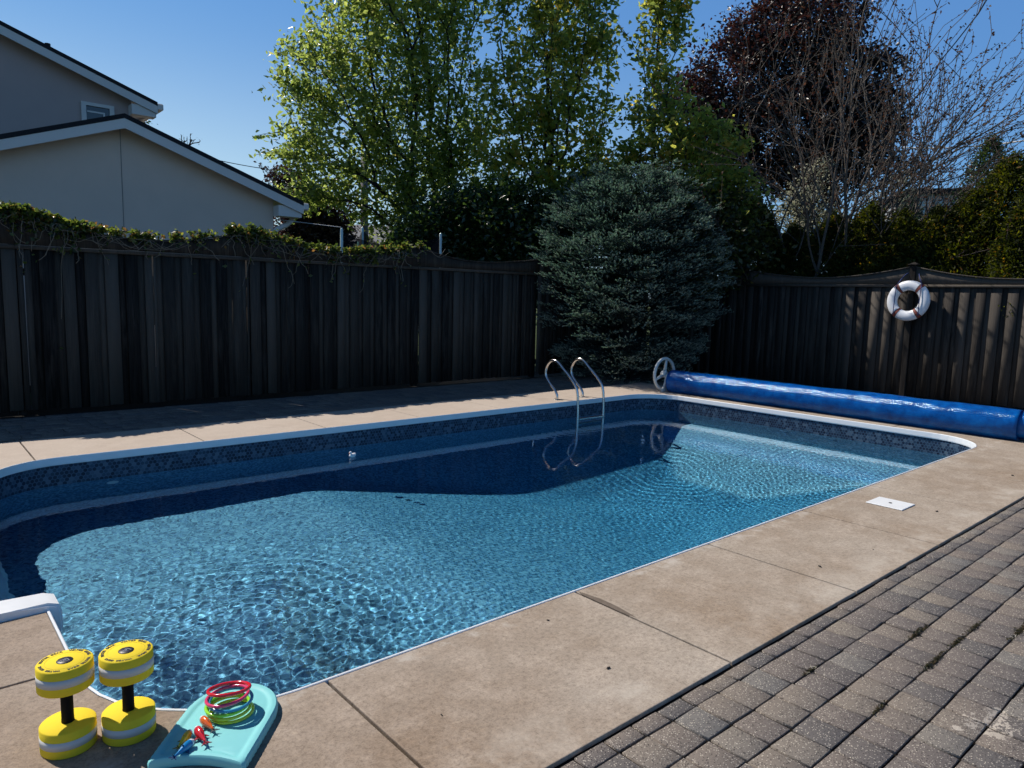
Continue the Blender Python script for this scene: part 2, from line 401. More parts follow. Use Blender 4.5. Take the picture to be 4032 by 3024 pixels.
def arc_y(x): return acy+math.sqrt(acr*acr-(x-acx)**2)
slab([(far[0]-G, yi1), (far[0]-G, DY1), (0.90+G, DY1), (0.90+G, arc_y(0.90+G))] + [p for p in reversed(arcs[2]) if p[0] > 0.93])
slab([(0.90-G, DY1), (DX0, DY1), (DX0, 6.345), (xi0, 6.345)] + [p for p in reversed(arcs[2]) if p[0] < 0.87 and p[1] > 6.345] + [(0.90-G, arc_y(0.90-G))])
slab([(-1.12, 6.33), (DX0, 6.33), (DX0, 3.87), (-1.12, 3.87)])
slab([(xi0, 3.865), (DX0, 3.865), (DX0, 3.21+G), (xi0, 3.21+G)])
slab([(DX0, 3.21-G), (DX0, DY0), (near[0]-G, DY0), (near[0]-G, yi0)] + [p for p in reversed(arcs[3]) if p[1] < 3.2] + [(xi0, 3.21-G)])
deck = bm_obj('pool_deck', bm, M_CONC); tag(deck, kind='structure')

# ---------------- pavers: near patio, far strip, right strip ----------------
def pavers(name, rects, seed):
    """rects: (x0,x1,y0,y1,z,drop) list of stones -> one mesh of bevelled stones, a random tint per stone"""
    rr = random.Random(seed); V = []; F = []; T = []
    for (x0, x1, y0, y1) in rects:
        z = -0.009+rr.uniform(-0.002, 0.002); b = 0.0022; dz = [rr.uniform(-0.0015, 0.0015) for _ in range(4)]
        j = [rr.uniform(-0.0025, 0.0025) for _ in range(8)]
        c4 = [(x0+j[0], y0+j[1]), (x1+j[2], y0+j[3]), (x1+j[4], y1+j[5]), (x0+j[6], y1+j[7])]
        n = len(V)
        for k, (x, y) in enumerate(c4): V.append((x, y, -0.06))
        for k, (x, y) in enumerate(c4): V.append((x, y, z-b+dz[k]))
        for k, (x, y) in enumerate(c4):
            sx_ = 1 if k in (0, 3) else -1; sy_ = 1 if k in (0, 1) else -1
            V.append((x+sx_*b, y+sy_*b, z+dz[k]))
        for lv in (0, 4):
            for k in range(4):
                k2 = (k+1) % 4; F.append((n+lv+k, n+lv+k2, n+lv+4+k2, n+lv+4+k))
        F.append((n+8, n+9, n+10, n+11)); t = rr.random(); T += [t]*9
    o = np_obj(name, V, F, M_PAVER, cols=T); tag(o, kind='structure'); return o
def rows_x(x0, x1, y_top, n, first=True, w=0.1535, stones=(0.145, 0.165, 0.19, 0.21), gap=0.008, seed=3, ymin=None):
    rr = random.Random(seed); out_ = []; y = y_top
    for i in range(n):
        h = 0.078 if (i == 0 and first) else w
        x = x0+rr.uniform(-.006, .006)
        while x < x1:
            l = .150; j1, j2 = rr.uniform(-.002, .002), rr.uniform(-.002, .002)
            out_.append((x+gap/2+.002+j1, x+l-gap/2-.002+j2, y-h+gap/2, y-gap/2)); x += l
        y -= h
    return out_
patio = pavers('paver_patio', rows_x(2.11-.15*8, 12.7, 1.541, 18, True, seed=5), 1)
strip = []
rr = random.Random(9)
for i in range(9):
    y = 8.44+i*0.17; x = -2+rr.random()*0.2
    while x < 12.8:
        l = rr.choice((0.15, 0.17, 0.23)); strip.append((x+.003, x+l-.003, y+.003, y+.167)); x += l
x = 10.57
for i in range(14):
    y = 1.56+rr.random()*.02; xx = x+i*0.16
    while y < 8.40:
        l = rr.choice((0.15, 0.17, 0.23))
        if y+l < 8.43: strip.append((xx+.003, xx+.157, y+.003, y+l-.003))
        y += l
path = pavers('paver_path', strip, 2)

# ---------------- swimming pool shell ----------------
pool = empty('swimming_pool', (0, 0, 0)); tag(pool, 'rounded rectangular in-ground pool with white coping and blue hexagon liner', 'pool')
def sweep_loop(name, prof, mat, seg=10, uv=False, smooth=True):
    V = []; F = []; loops = [outline(p[0], seg) for p in prof]; n = len(loops[0]); k = len(prof)
    for j in range(k):
        for i in range(n): V.append((*loops[j][i], prof[j][1]))
    gap_i = 3*(seg+1)
    for j in range(k-1):
        for i in range(n):
            if i == gap_i: continue
            i2 = (i+1) % n; F.append((j*n+i, j*n+i2, (j+1)*n+i2, (j+1)*n+i))
    o = me_obj(name, V, F, mat, pool, smooth)
    if uv:
        s = [0.0]
        base_ = loops[0]
        for i in range(n): s.append(s[-1]+math.dist(base_[i], base_[(i+1) % n]))
        ul = o.data.uv_layers.new(name='UVMap')
        for fi, f in enumerate(F):
            j, i = divmod(f[0], n); u = [s[i], s[i+1], s[i+1], s[i]]; vv = [prof[j][1], prof[j][1], prof[j+1][1], prof[j+1][1]]
            for c_ in range(4): ul.data[fi*4+c_].uv = (u[c_], vv[c_])
    return o
sweep_loop('coping', [(0.009, -0.02), (0.009, 0.002), (0.006, 0.004), (0.000, 0.004), (-0.004, 0.000), (-0.006, -0.010), (-0.012, -0.055), (-0.010, -0.066), (0.001, -0.070)], M_COPING, smooth=False)
wallo = sweep_loop('liner_wall', [(0.0, -0.068), (0.0, -0.6), (0.0, -1.06), (-0.02, -1.12)], M_LINW, uv=True)
def floor_z(x, y):
    z = -1.11-np.maximum(0, x-3.2)*0.40
    z = np.maximum(z, -1.11-(PX1-x)*0.62); z = np.maximum(z, -1.11-(PY1-y)*0.65); z = np.maximum(z, -1.11-(y-PY0)*0.65)
    return np.minimum(np.maximum(z, -2.3), -1.11)
nx, ny = 96, 52
gx = np.linspace(PX0-.01, PX1+.01, nx); gy = np.linspace(PY0-.01, PY1+.01, ny)
GX, GY = np.meshgrid(gx, gy); Zf = sum(floor_z(GX+a, GY+b) for a in (-.12, 0, .12) for b in (-.12, 0, .12))/9
V = np.stack([GX.ravel(), GY.ravel(), Zf.ravel()], 1)
ii = np.arange((ny-1)*nx).reshape(ny-1, nx)[:, :-1].ravel()
flooro = np_obj('liner_floor', V, np.stack([ii, ii+1, ii+1+nx, ii+nx], 1), M_LINF, pool, True)
for o in (wallo, flooro): o.cycles.is_caustics_receiver = True

# ---------------- water ----------------
dx = 0.0078
x_ = np.arange(-1.0, PX1+.021, dx); y_ = np.arange(PY0-.02, PY1+.021, dx)
X, Y = np.meshgrid(x_, y_); Hh = np.zeros_like(X)
rs = np.random.RandomState(4)
def gauss(cx, cy_, sx_, sy_): return np.exp(-((X-cx)/sx_)**2-((Y-cy_)/sy_)**2)
A = 0.10+1.0*gauss(1.1, 3.9, 1.25, 1.8)+0.30*gauss(2.0, 4.6, 0.9, 1.1)+0.26*gauss(8.3, 4.9, 1.5, 2.0)+0.10*gauss(5.0, 6.0, 2.5, 1.0)
A = A*(1-0.80*np.clip((Y-6.2)/0.6, 0, 1)*(X < 6))
for k in range(84):
    lam = rs.uniform(0.030, 0.085) if k > 14 else rs.uniform(0.3, 0.8); th = rs.uniform(0, 2*math.pi); kk = 2*math.pi/lam
    amp = (0.42 if k > 14 else 0.05)/kk**2
    ph = kk*(X*math.cos(th)+Y*math.sin(th))+rs.uniform(0, 6.28)+0.8*np.sin(X*rs.uniform(.5, 2)+rs.uniform(0, 6))+0.8*np.sin(Y*rs.uniform(.5, 2)+rs.uniform(0, 6))
    Hh += amp*A*np.sin(ph)
for (cx, cy_, lam, cu_, wd, r0) in ((1.35, 4.85, 0.075, 2.7, 0.26, 0.62), (1.35, 4.85, 0.11, 1.8, 0.4, 0.85), (8.6, 4.6, 0.10, 0.8, 0.6, 0.9), (7.4, 6.7, 0.13, 0.8, 0.6, 0.6)):
    r_ = np.hypot(X-cx, Y-cy_)+.02*np.sin(7*np.arctan2(Y-cy_, X-cx)); Hh += cu_*(lam/6.283)**2*np.sin(2*math.pi*r_/lam)*np.exp(-((r_-r0)/wd)**2)*(0.6+0.4*np.sin(2*np.arctan2(Y-cy_, X-cx)+.6))
Z = WZ+Hh
ny, nx = X.shape; V = np.stack([X.ravel(), Y.ravel(), Z.ravel()], 1)
J, I = np.meshgrid(np.arange(ny-1), np.arange(nx-1), indexing='ij')
keep = (X[:-1, :-1] >= PX0-.03) | ((Y[:-1, :-1] > 4.04) & (Y[:-1, :-1] < 6.16))
ii = (J*nx+I)[keep]
F = np.stack([ii, ii+1, ii+1+nx, ii+nx], 1)
used = np.unique(F); rem = np.zeros(len(V), int); rem[used] = np.arange(len(used))
water = np_obj('water', V[used], rem[F], M_WATER, None, True); tag(water, kind='structure')
water.cycles.is_caustics_caster = True
# the blue of the water itself: absorbing volume from the surface down
m, nt, out = new_mat('blue_water_absorption')
ab = N(nt, 'ShaderNodeVolumeAbsorption'); ab.inputs['Color'].default_value = (0.14, 0.76, 0.88, 1); ab.inputs['Density'].default_value = 0.44
L(nt, ab.outputs[0], out.inputs['Volume'])
bm = bmesh.new(); box(bm, -1.05, PX1+.05, PY0-.05, PY1+.05, -2.9, WZ+.006)
wbd = bm_obj('water_body', bm, m); tag(wbd, kind='structure')
# ---------------- fences ----------------
def mat_wood(name, lo, hi, pale=0.35):
    m, nt, out = new_mat(name)
    tc = N(nt, 'ShaderNodeTexCoord').outputs['Object']
    t = N(nt, 'ShaderNodeAttribute', attribute_name='tint').outputs['Fac']
    g = NOISE(nt, VM(nt, 'MULTIPLY', tc, (60, 60, 2.2)), 1.0, 5, 0.7)
    g2 = NOISE(nt, VM(nt, 'MULTIPLY', tc, (9, 9, 1.1)), 1.0, 4, 0.65)
    f = MATH(nt, 'ADD', MATH(nt, 'MULTIPLY', t, 0.5), MATH(nt, 'MULTIPLY', g, 0.55))
    c = RAMP(nt, f, [(0.22, lo), (0.72, hi)])
    c = MIX(nt, MATH(nt, 'MULTIPLY', RAMP(nt, g2, [(0.52, (0, 0, 0)), (0.7, (1, 1, 1))]), pale), c, tuple(x*1.5 for x in hi))
    PRIN(nt, out, c, 0.85, 0, BUMP(nt, g, 0.6, 0.004), 0.2)
    return m
M_WOOD = mat_wood('weathered_cedar_boards', (0.006, 0.005, 0.005), (0.085, 0.072, 0.060))
M_WOOD2 = mat_wood('weathered_grey_boards', (0.013, 0.011, 0.010), (0.082, 0.071, 0.061), 0.5)
TR = random.Random(44)
def tinted(name, boxes, mat, parent):
    """boxes: (x0,x1,y0,y1,z0,z1,tint)"""
    V = []; F = []; T = []
    for (x0, x1, y0, y1, z0, z1, t) in boxes:
        n = len(V); j = (TR.uniform(-.006, .006) if name == 'board_panel' and z1-z0 > 1 else 0.0); k_ = (TR.uniform(-.004, .004) if j else 0.0)
        V += [(x0, y0+k_, z0), (x1, y0-k_, z0), (x1, y1-k_, z0), (x0, y1+k_, z0), (x0+j, y0, z1), (x1+j, y0, z1), (x1+j, y1, z1), (x0+j, y1, z1)]
        F += [tuple(n+i for i in q) for q in ((3, 2, 1, 0), (4, 5, 6, 7), (0, 1, 5, 4), (1, 2, 6, 5), (2, 3, 7, 6), (3, 0, 4, 7))]; T += [t]*6
    return np_obj(name, V, F, mat, parent, cols=T)
def fence(name, label, posts, ztop, zmid, zrail, mat, gaps, seed, end_stub=False):
    """built along local +x, front face at y = 0 looking towards -y, boards behind"""
    root = empty(name); tag(root, label, 'fence'); rr = random.Random(seed)
    for i, px in enumerate(posts):
        bm = bmesh.new(); pz = ztop[i]+(0.045 if end_stub else 0.01); pf = 0.0 if end_stub else .118
        box(bm, px-.045, px+.045, pf, pf+.09, -.1, pz, 0.006)
        po = bm_obj('post', bm, mat, root)
        if end_stub:
            bm = bmesh.new(); box(bm, px-.075, px+.075, -.03, .12, pz+.002, pz+.022, 0.005)
            bmesh.ops.create_cone(bm, cap_ends=True, segments=4, radius1=.085, radius2=.02, depth=.03, matrix=Matrix.Translation((px, .045, pz+.037)) @ Matrix.Rotation(rad(45), 4, 'Z'))
            bm_obj('post_cap', bm, mat, po)
    for i in range(len(posts)-1):
        ins = .048 if end_stub else .0015; a, b = posts[i]+ins, posts[i+1]-ins
        bs = []; x = a+rr.uniform(0.0, .02)
        k = 0
        while x < b-.04:
            w = rr.uniform(.125, .15); xe = min(x+w, b)
            bs.append((x, xe, .032, .050, 0.03+rr.uniform(0, .02), zrail-.002, rr.random()**1.8))
            g = rr.uniform(.075, .10)
            if xe+g < b: bs.append((xe-.02, xe+g+.02, .056, .074, 0.03, zrail-.004, rr.uniform(0, .75)))
            x = xe+g; k += 1
        bs2 = []
        for q in bs:     # open chinks between warped boards
            keep = [q]
            for gx, wdt, z0, z1 in gaps:
                nk = []
                for (x0, x1, y0, y1, za, zb, t) in keep:
                    if x0 < gx < x1:
                        nk += [(x0, gx-wdt/2, y0, y1, za, zb, t), (gx+wdt/2, x1, y0, y1, za, zb, t), (gx-wdt/2, gx+wdt/2, y0, y1, za, z0, t), (gx-wdt/2, gx+wdt/2, y0, y1, z1, zb, t)]
                    else: nk.append((x0, x1, y0, y1, za, zb, t))
                keep = nk
            bs2 += keep
        tinted('board_panel', bs2, mat, root)
        # rails behind, trim rail in front, scalloped fascia above
        for z_ in (.25, zrail-.35): tinted('back_rail', [(a, b, .078, .116, z_, z_+.085, .4)], mat, root)
        tinted('trim_rail', [(a, b, .010, .028, zrail-.045, zrail, .8)], mat, root)
        n = 20; V = []; F = []; T = []
        for j in range(n+1):
            u = j/n; x = a+(b-a)*u
            zt = zmid[i]+(ztop[i]*(1-u)+ztop[i+1]*u-zmid[i])*(abs(2*u-1)**1.9)+0.006*math.sin(7*u+i)
            V += [(x, .018, zrail+.004), (x, .018, zt), (x, .056, zt), (x, .056, zrail+.004)]
            if j < n:
                o = j*4
                F += [(o, o+4, o+5, o+1), (o+1, o+5, o+6, o+2), (o+2, o+6, o+7, o+3), (o+3, o+7, o+4, o)]; T += [.9]*4
        F += [(0, 1, 2, 3), (4*n+3, 4*n+2, 4*n+1, 4*n)]; T += [.9]*2; T = [(.9 if end_stub else .25)]*len(T)
        np_obj('fascia_board', V, F, mat, root, cols=T)
        V = []; F = []
        for j in range(n+1):
            u = j/n; x = a+(b-a)*u
            zt = zmid[i]+(ztop[i]*(1-u)+ztop[i+1]*u-zmid[i])*(abs(2*u-1)**1.9)+0.006*math.sin(7*u+i)+.003
            V += [(x, -.002, zt), (x, -.002, zt+.018), (x, .078, zt+.018), (x, .078, zt)]
            if j < n:
                o = j*4; F += [(o, o+4, o+5, o+1), (o+1, o+5, o+6, o+2), (o+2, o+6, o+7, o+3), (o+3, o+7, o+4, o)]
        F += [(0, 1, 2, 3), (4*n+3, 4*n+2, 4*n+1, 4*n)]
        np_obj('cap_rail', V, F, mat, root, cols=[.8 if end_stub else .35]*len(F))
    return root
LF = fence('wooden_fence', 'tall dark board fence with scalloped vine-covered top along the far side of the pool',
      [-1.5, 1.15, 3.88, 6.72, 9.45, 12.8], [2.33, 2.36, 2.33, 2.30, 2.24, 2.2], [2.13, 2.13, 2.12, 2.12, 2.12], 1.99, M_WOOD,
      [(1.225, .007, .1, 1.8), (2.62, .006, .5, 1.05), (3.64, .006, 1.05, 1.4), (3.84, .007, .3, 1.3), (4.42, .006, .5, 1.5), (4.78, .006, .6, 1.1), (6.62, .007, .35, 1.2), (8.9, .006, .3, .9), (9.1, .008, .3, 1.4)], 3)
LF.location = (0, 10.1, 0)
RF = fence('wooden_fence', 'weathered grey board fence beyond the blue cover roll with the lifebuoy on it',
      [0, 2.23, 5.35, 8.5, 11.6], [2.10, 2.15, 2.17, 2.12, 2.1], [2.0, 2.01, 1.98, 2.0], 1.90, M_WOOD2,
      [(2.95, .006, .5, 1.0)], 8, True)
RF.location = (12.9, 10.08, 0); RF.rotation_euler = (0, 0, rad(-90))
# ---------------- pixel helper: a view direction of the photograph at a true distance ----------------
Kf = 2815.9; PXS = 4032/2212.0
def ray(px, py):
    a, b = px*PXS-2016, py*PXS-1512
    return right*a+down*b+fwd*Kf
def at_d(px, py, dist):
    d = ray(px, py); t = dist/math.hypot(d.x, d.y); return Vector((0, 0, 1.54))+d*t
def at_y(px, py, Y):
    d = ray(px, py); return Vector((0, 0, 1.54))+d*(Y/d.y)
def rad_px(r, px, py, dist):
    d = ray(px, py); return r*PXS/Kf*dist/math.hypot(d.x, d.y)*Kf*1.0 if False else r*PXS*dist/math.hypot(d.x, d.y)

# ---------------- neighbour's house ----------------
M_STUCCO = simple('beige_stucco', (0.70, 0.56, 0.46), 0.9, var=0.06, scale=3, bump=0.2, spec=0.1)
M_SIDING = simple('grey_mauve_siding', (0.48, 0.375, 0.345), 0.85, var=0.05, scale=3, spec=0.1)
M_TRIM = simple('white_painted_trim', (0.68, 0.64, 0.60), 0.5, var=0.04, scale=5)
M_SHINGLE = simple('dark_asphalt_shingle', (0.022, 0.022, 0.026), 0.9, var=0.6, scale=25, bump=0.8, spec=0.2)
def mat_window():
    m, nt, out = new_mat('dark_window_glass'); PRIN(nt, out, (0.02, 0.025, 0.03), 0.05, 0, None, 0.8); return m
M_GLASS = mat_window()
house = empty('neighbour_house', (0, 13, 0)); tag(house, 'beige stucco house with low gable roof and taller grey rear storey behind the fence', 'house')
def gable(name, xr, zr, slope, xl, xe, y0, y1, zb, mat, parent):
    """wall under a gable; ridge (xr,zr), eaves at xl / xe (local)"""
    pts = [(xl, zb), (xe, zb), (xe, zr-slope*(xe-xr)), (xr, zr), (xl, zr-slope*(xr-xl))]
    V = [(x, y0, z) for x, z in pts]+[(x, y1, z) for x, z in pts]; n = 5
    F = [tuple(range(n)), tuple(range(2*n-1, n-1, -1))]+[(i, i+n, (i+1) % n+n, (i+1) % n) for i in range(n)]
    bm = bmesh.new(); vs_ = [bm.verts.new(v) for v in V]; [bm.faces.new([vs_[i] for i in f]) for f in F]
    return bm_obj(name, bm, mat, parent)
def roof(xr, zr, slope, ol, orr, y0, y1, parent):
    """two slabs of shingles; soffit and rake boards are separate parts"""
    bm = bmesh.new()
    for xa, xb in ((xr, orr), (ol, xr)):
        za = zr-slope*abs(xa-xr); zb_ = zr-slope*abs(xb-xr)
        V = [(xa, y0, za), (xb, y0, zb_), (xb, y1, zb_), (xa, y1, za)]
        lo = [bm.verts.new(v) for v in V]; hi = [bm.verts.new((v[0], v[1], v[2]+.07)) for v in V]
        bm.faces.new(hi); bm.faces.new(lo[::-1])
        for i in range(4): bm.faces.new((lo[i], lo[(i+1) % 4], hi[(i+1) % 4], hi[i]))
    rf = bm_obj('roof', bm, M_SHINGLE, parent)
    bm = bmesh.new()
    for xa, xb in ((xr, orr-.0), (ol, xr)):
        za = zr-slope*abs(xa-xr)-.003; zb_ = zr-slope*abs(xb-xr)-.003; h = .15
        V = [(xa, za), (xb, zb_), (xb, zb_-h), (xa, za-h)]
        A_ = [bm.verts.new((x, y0+.01, z)) for x, z in V]; B_ = [bm.verts.new((x, y0+.04, z)) for x, z in V]
        bm.faces.new(A_); bm.faces.new(B_[::-1])
        for i in range(4): bm.faces.new((A_[i], A_[(i+1) % 4], B_[(i+1) % 4], B_[i]))
    bm_obj('rake_board', bm, M_TRIM, parent)
    bm = bmesh.new()
    for xa, xb in ((xr, orr), (ol, xr)):
        za = zr-slope*abs(xa-xr)-.006; zb_ = zr-slope*abs(xb-xr)-.006
        V = [(xa, y0+.045, za-.02), (xb, y0+.045, zb_-.02), (xb, y1, zb_-.02), (xa, y1, za-.02)]
        bm.faces.new([bm.verts.new(v) for v in V])
    # boxed return at the right eave
    zE = zr-slope*(orr-xr)
    box(bm, orr-.46, orr-.02, y0+.05, y0+.30, zE-.22, zE-.03)
    bm_obj('soffit', bm, M_TRIM, parent)
    return rf
S = 0.356
w1 = gable('front_gable_wall', 2.98, 4.17, S, -0.3, 5.48, 0.10, 9, -.1, M_STUCCO, house)
roof(2.98, 4.16, S, -0.9, 5.93, -0.22, 3.0, house)
bm = bmesh.new(); box(bm, 2.972, 2.980, 0.092, 0.102, 0, 4.1); bm_obj('wall_joint', bm, simple('grey_joint_strip', (0.22, 0.21, 0.20), 0.9), house)  # grey strip marking the vertical joint in the gable wall
w2 = gable('rear_gable_wall', -1.2, 7.05, S, -6, 3.88, 3.1, 12, -.1, M_SIDING, house)
roof(-1.2, 7.06, S, -6.6, 4.28, 2.78, 12, house)
def prism_x(bm, pts, x0, x1):
    A_ = [bm.verts.new((x0, y, z)) for y, z in pts]; B_ = [bm.verts.new((x1, y, z)) for y, z in pts]; n = len(pts)
    bm.faces.new(A_[::-1]); bm.faces.new(B_)
    for i in range(n): bm.faces.new((A_[i], A_[(i+1) % n], B_[(i+1) % n], B_[i]))
for (xe, zE, ya, yb) in ((5.93, 4.16-S*(5.93-2.98), -.22, 3.0), (4.28, 7.06-S*(4.28+1.2), 2.78, 12)):
    bm = bmesh.new(); box(bm, xe-.01, xe+.11, ya, yb, zE-.08, zE+.05, .02); bm_obj('gutter', bm, M_TRIM, house)
V, F = tube([(5.88, .15, 3.02), (5.86, .15, 2.86), (5.74, .13, 2.76), (5.52, .05, 2.66), (5.42, .03, 2.56), (5.40, .03, 2.40), (5.40, .03, 1.5), (5.40, .03, .1)], .048, 8)
me_obj('downspout', V, F, M_TRIM, house, True)
# window of the rear storey
fr = bmesh.new()
for a in ((3.0, 3.56, 4.95, 5.01), (3.0, 3.56, 4.23, 4.29), (3.0, 3.08, 4.29, 4.95), (3.48, 3.56, 4.29, 4.95)): box(fr, a[0], a[1], 3.04, 3.095, a[2], a[3])
wf = bm_obj('window', fr, M_TRIM, house)
gl = bmesh.new(); box(gl, 3.08, 3.48, 3.075, 3.09, 4.29, 4.95); bm_obj('pane', gl, M_GLASS, wf)
fr = bmesh.new()
for a in ((3.10, 3.40, 4.83, 4.86), (3.37, 3.40, 4.3, 4.83)): box(fr, a[0], a[1], 3.062, 3.073, a[2], a[3])
bm_obj('sash', fr, M_TRIM, wf)
V, F = tube([(2.56, 3.4, 5.65), (2.56, 3.4, 6.02)], .05, 10); me_obj('vent_pipe', V, F, M_SHINGLE, house)

# ---------------- far house roof, far building ----------------
p = at_d(778, 500, 34)
fh = empty('far_house', (p.x, p.y, 0)); fh.rotation_euler = (0, 0, rad(-30)); tag(fh, 'distant low house with grey roof glimpsed between the trees', 'house')
bm = bmesh.new(); box(bm, -4, 4, -3, 3, 0, p.z-1.5); bm_obj('wall', bm, M_STUCCO, fh)
bm = bmesh.new()
q = [(-4.4, -3.4), (4.4, -3.4), (4.4, 3.4), (-4.4, 3.4)]; zb = p.z-1.5
lo = [bm.verts.new((*a, zb)) for a in q]; r1 = bm.verts.new((-1.5, 0, p.z+.3)); r2 = bm.verts.new((1.5, 0, p.z+.3))
bm.faces.new(lo[::-1]); bm.faces.new((lo[0], lo[1], r2, r1)); bm.faces.new((lo[1], lo[2], r2)); bm.faces.new((lo[2], lo[3], r1, r2)); bm.faces.new((lo[3], lo[0], r1))
bm_obj('roof', bm, simple('pale_grey_shingle', (0.22, 0.22, 0.22), 0.9, scale=10), fh)
p = at_d(2042, 432, 60)
fb = empty('far_building', (p.x, p.y, 0)); fb.rotation_euler = (0, 0, rad(-50)); tag(fb, 'distant grey flat-roofed building above the hedge', 'building')
bm = bmesh.new(); box(bm, -2.2, 2.2, 0, 6, 0, p.z+.4); bm_obj('wall', bm, simple('grey_render', (0.25, 0.27, 0.29), 0.9), fb)
bm = bmesh.new(); box(bm, -2.6, 2.6, -.4, 6.4, p.z+.4, p.z+.75); bm_obj('roof', bm, M_SHINGLE, fb)
for k in range(3):
    bm = bmesh.new(); box(bm, -1.7+k*1.25, -.9+k*1.25, -.03, .02, p.z-1.1, p.z-.1); bm_obj('window', bm, simple('pale_pane', (0.35, 0.4, 0.42), 0.2), fb)

# ---------------- trampoline, clothes line, utility pole, wires ----------------
M_GALV = simple('galvanised_tube', (0.50, 0.60, 0.58), 0.4, 0.2, var=0.1)
M_NET = None
m, nt, out = new_mat('black_safety_net')
tcn = N(nt, 'ShaderNodeTexCoord').outputs['Object']
tr = N(nt, 'ShaderNodeBsdfTransparent'); df = N(nt, 'ShaderNodeBsdfDiffuse'); df.inputs[0].default_value = (0.01, 0.012, 0.015, 1)
mx = N(nt, 'ShaderNodeMixShader'); mx.inputs[0].default_value = 0.72; L(nt, tr.outputs[0], mx.inputs[1]); L(nt, df.outputs[0], mx.inputs[2]); L(nt, mx.outputs[0], out.inputs[0])
M_NET = m
tramp = empty('trampoline', (7.25, 12.3, 0)); tag(tramp, 'round garden trampoline with black safety net and pale poles just behind the vine-topped fence', 'trampoline')
def post_at(px, py, Y):
    v = at_y(px, py, Y); return v-Vector((7.25, 12.3, 0))
tops = [post_at(738, 492, 11.9), post_at(783, 490, 12.9), post_at(952, 503, 11.7)]
tops.append(Vector((1.2, .75, tops[0].z)))
for k, t in enumerate(tops):
    V, F = tube([(t.x, t.y, .0), (t.x, t.y, t.z-.03), (t.x, t.y, t.z)], [.027, .027, .012], 10); me_obj('pole', V, F, M_GALV, tramp, True)
ring = [(1.15*math.cos(a), .75*math.sin(a), .85) for a in np.linspace(0, 2*math.pi, 24, endpoint=False)]
V, F = tube(ring, .03, 6, closed=True); me_obj('frame_ring', V, F, M_GALV, tramp, True)
V = [(0, 0, .84)]+[(1.1*math.cos(a), .7*math.sin(a), .84) for a in np.linspace(0, 2*math.pi, 24, endpoint=False)]
me_obj('jumping_mat', V, [(0, i+1, (i+1) % 24+1) for i in range(24)], simple('black_mat', (0.01, 0.01, 0.012), 0.7), tramp)
V = []; F = []; order = [tops[0], tops[2], tops[3], tops[1]]; nseg = 12; cnt = 0
for k in range(4):
    a, b = order[k], order[(k+1) % 4]
    for j in range(nseg):
        u = j/nseg; p_ = a.lerp(b, u); sag = .22*(1-(2*u-1)**2); V += [(p_.x, p_.y, .87), (p_.x, p_.y, p_.z-.06-sag)]
n = len(V)//2
F = [(2*i, 2*((i+1) % n), 2*((i+1) % n)+1, 2*i+1) for i in range(n)]
me_obj('safety_net', V, F, M_NET, tramp)
gp = at_y(772, 522, 11.2)
gs = tag(me_obj('garden_stake', *tube([(gp.x, gp.y, 0), (gp.x+.01, gp.y, gp.z)], .014, 6), simple('green_stake', (0.35, 0.5, 0.3), 0.5)), 'thin pale green stake left of the trampoline pole', 'stake')
def wire(name, pts, r_, mat, label, cat='cable'):
    V, F = tube(pts, r_, 5); o = me_obj(name, V, F, mat); tag(o, label, cat); return o
def sagging(a, b, s, n=14):
    return [tuple(a.lerp(b, i/n)-Vector((0, 0, s*(1-(2*i/n-1)**2)))) for i in range(n+1)]
M_WIRE = simple('dark_cable', (0.03, 0.03, 0.035), 0.6); M_WIREP = simple('pale_cable', (0.5, 0.5, 0.5), 0.5)
wire('clothes_line', sagging(Vector((5.5, 13.2, 2.86)), at_y(737, 491, 11.9), .0), .006, M_WIREP, 'thin pale line running level from the house wall to the trampoline pole', 'line')
wire('overhead_cable', sagging(at_d(365, 320, 21), at_d(582, 366, 26), .05), .012, M_WIRE, 'dark cable sloping from the low roof to the purple tree')
wire('overhead_cable', sagging(at_d(1950, 318, 26), at_d(2260, 297, 19), .1), .016, M_WIREP, 'pale overhead cable crossing the sky right of the bare tree')
up = at_d(787, 330, 24)
upo = empty('utility_pole', (up.x, up.y, 0)); tag(upo, 'grey utility pole partly hidden by the leaves of the bright green maple', 'pole')
me_obj('shaft', *tube([(0, 0, 0), (0, 0, up.z*.5), (0, 0, up.z)], [.15, .13, .11], 10), simple('grey_pole_wood', (0.14, 0.13, 0.13), 0.9), upo, True)
bm = bmesh.new(); box(bm, -.8, .8, -.05, .05, up.z-.6, up.z-.48); bm_obj('crossarm', bm, M_SHINGLE, upo)
# ---------------- foliage and bark ----------------
def mat_leaf(name, stops, trans=0.6, tcol=(0.62, 0.63, 0.50), rough=0.33, spec=0.6):
    m, nt, out = new_mat(name)
    t = N(nt, 'ShaderNodeAttribute', attribute_name='tint').outputs['Fac']
    c = RAMP(nt, t, stops)
    p = N(nt, 'ShaderNodeBsdfPrincipled'); L(nt, c, p.inputs['Base Color']); p.inputs['Roughness'].default_value = rough; p.inputs['Specular IOR Level'].default_value = spec
    tr = N(nt, 'ShaderNodeBsdfTranslucent'); L(nt, MIX(nt, 1.0, MIX(nt, 0.55, c, (1, 1, 1)), tcol, 'MULTIPLY'), tr.inputs[0])
    tr2 = MIX(nt, 1.0, c, tuple(min(6.0, x*5.0) for x in tcol), 'MULTIPLY'); L(nt, tr2, tr.inputs[0])
    mx = N(nt, 'ShaderNodeMixShader'); mx.inputs[0].default_value = trans
    L(nt, p.outputs[0], mx.inputs[1]); L(nt, tr.outputs[0], mx.inputs[2]); L(nt, mx.outputs[0], out.inputs[0]); return m
M_BARK = simple('grey_brown_bark', (0.075, 0.062, 0.052), 0.9, var=0.4, scale=14, bump=0.5, spec=0.2)
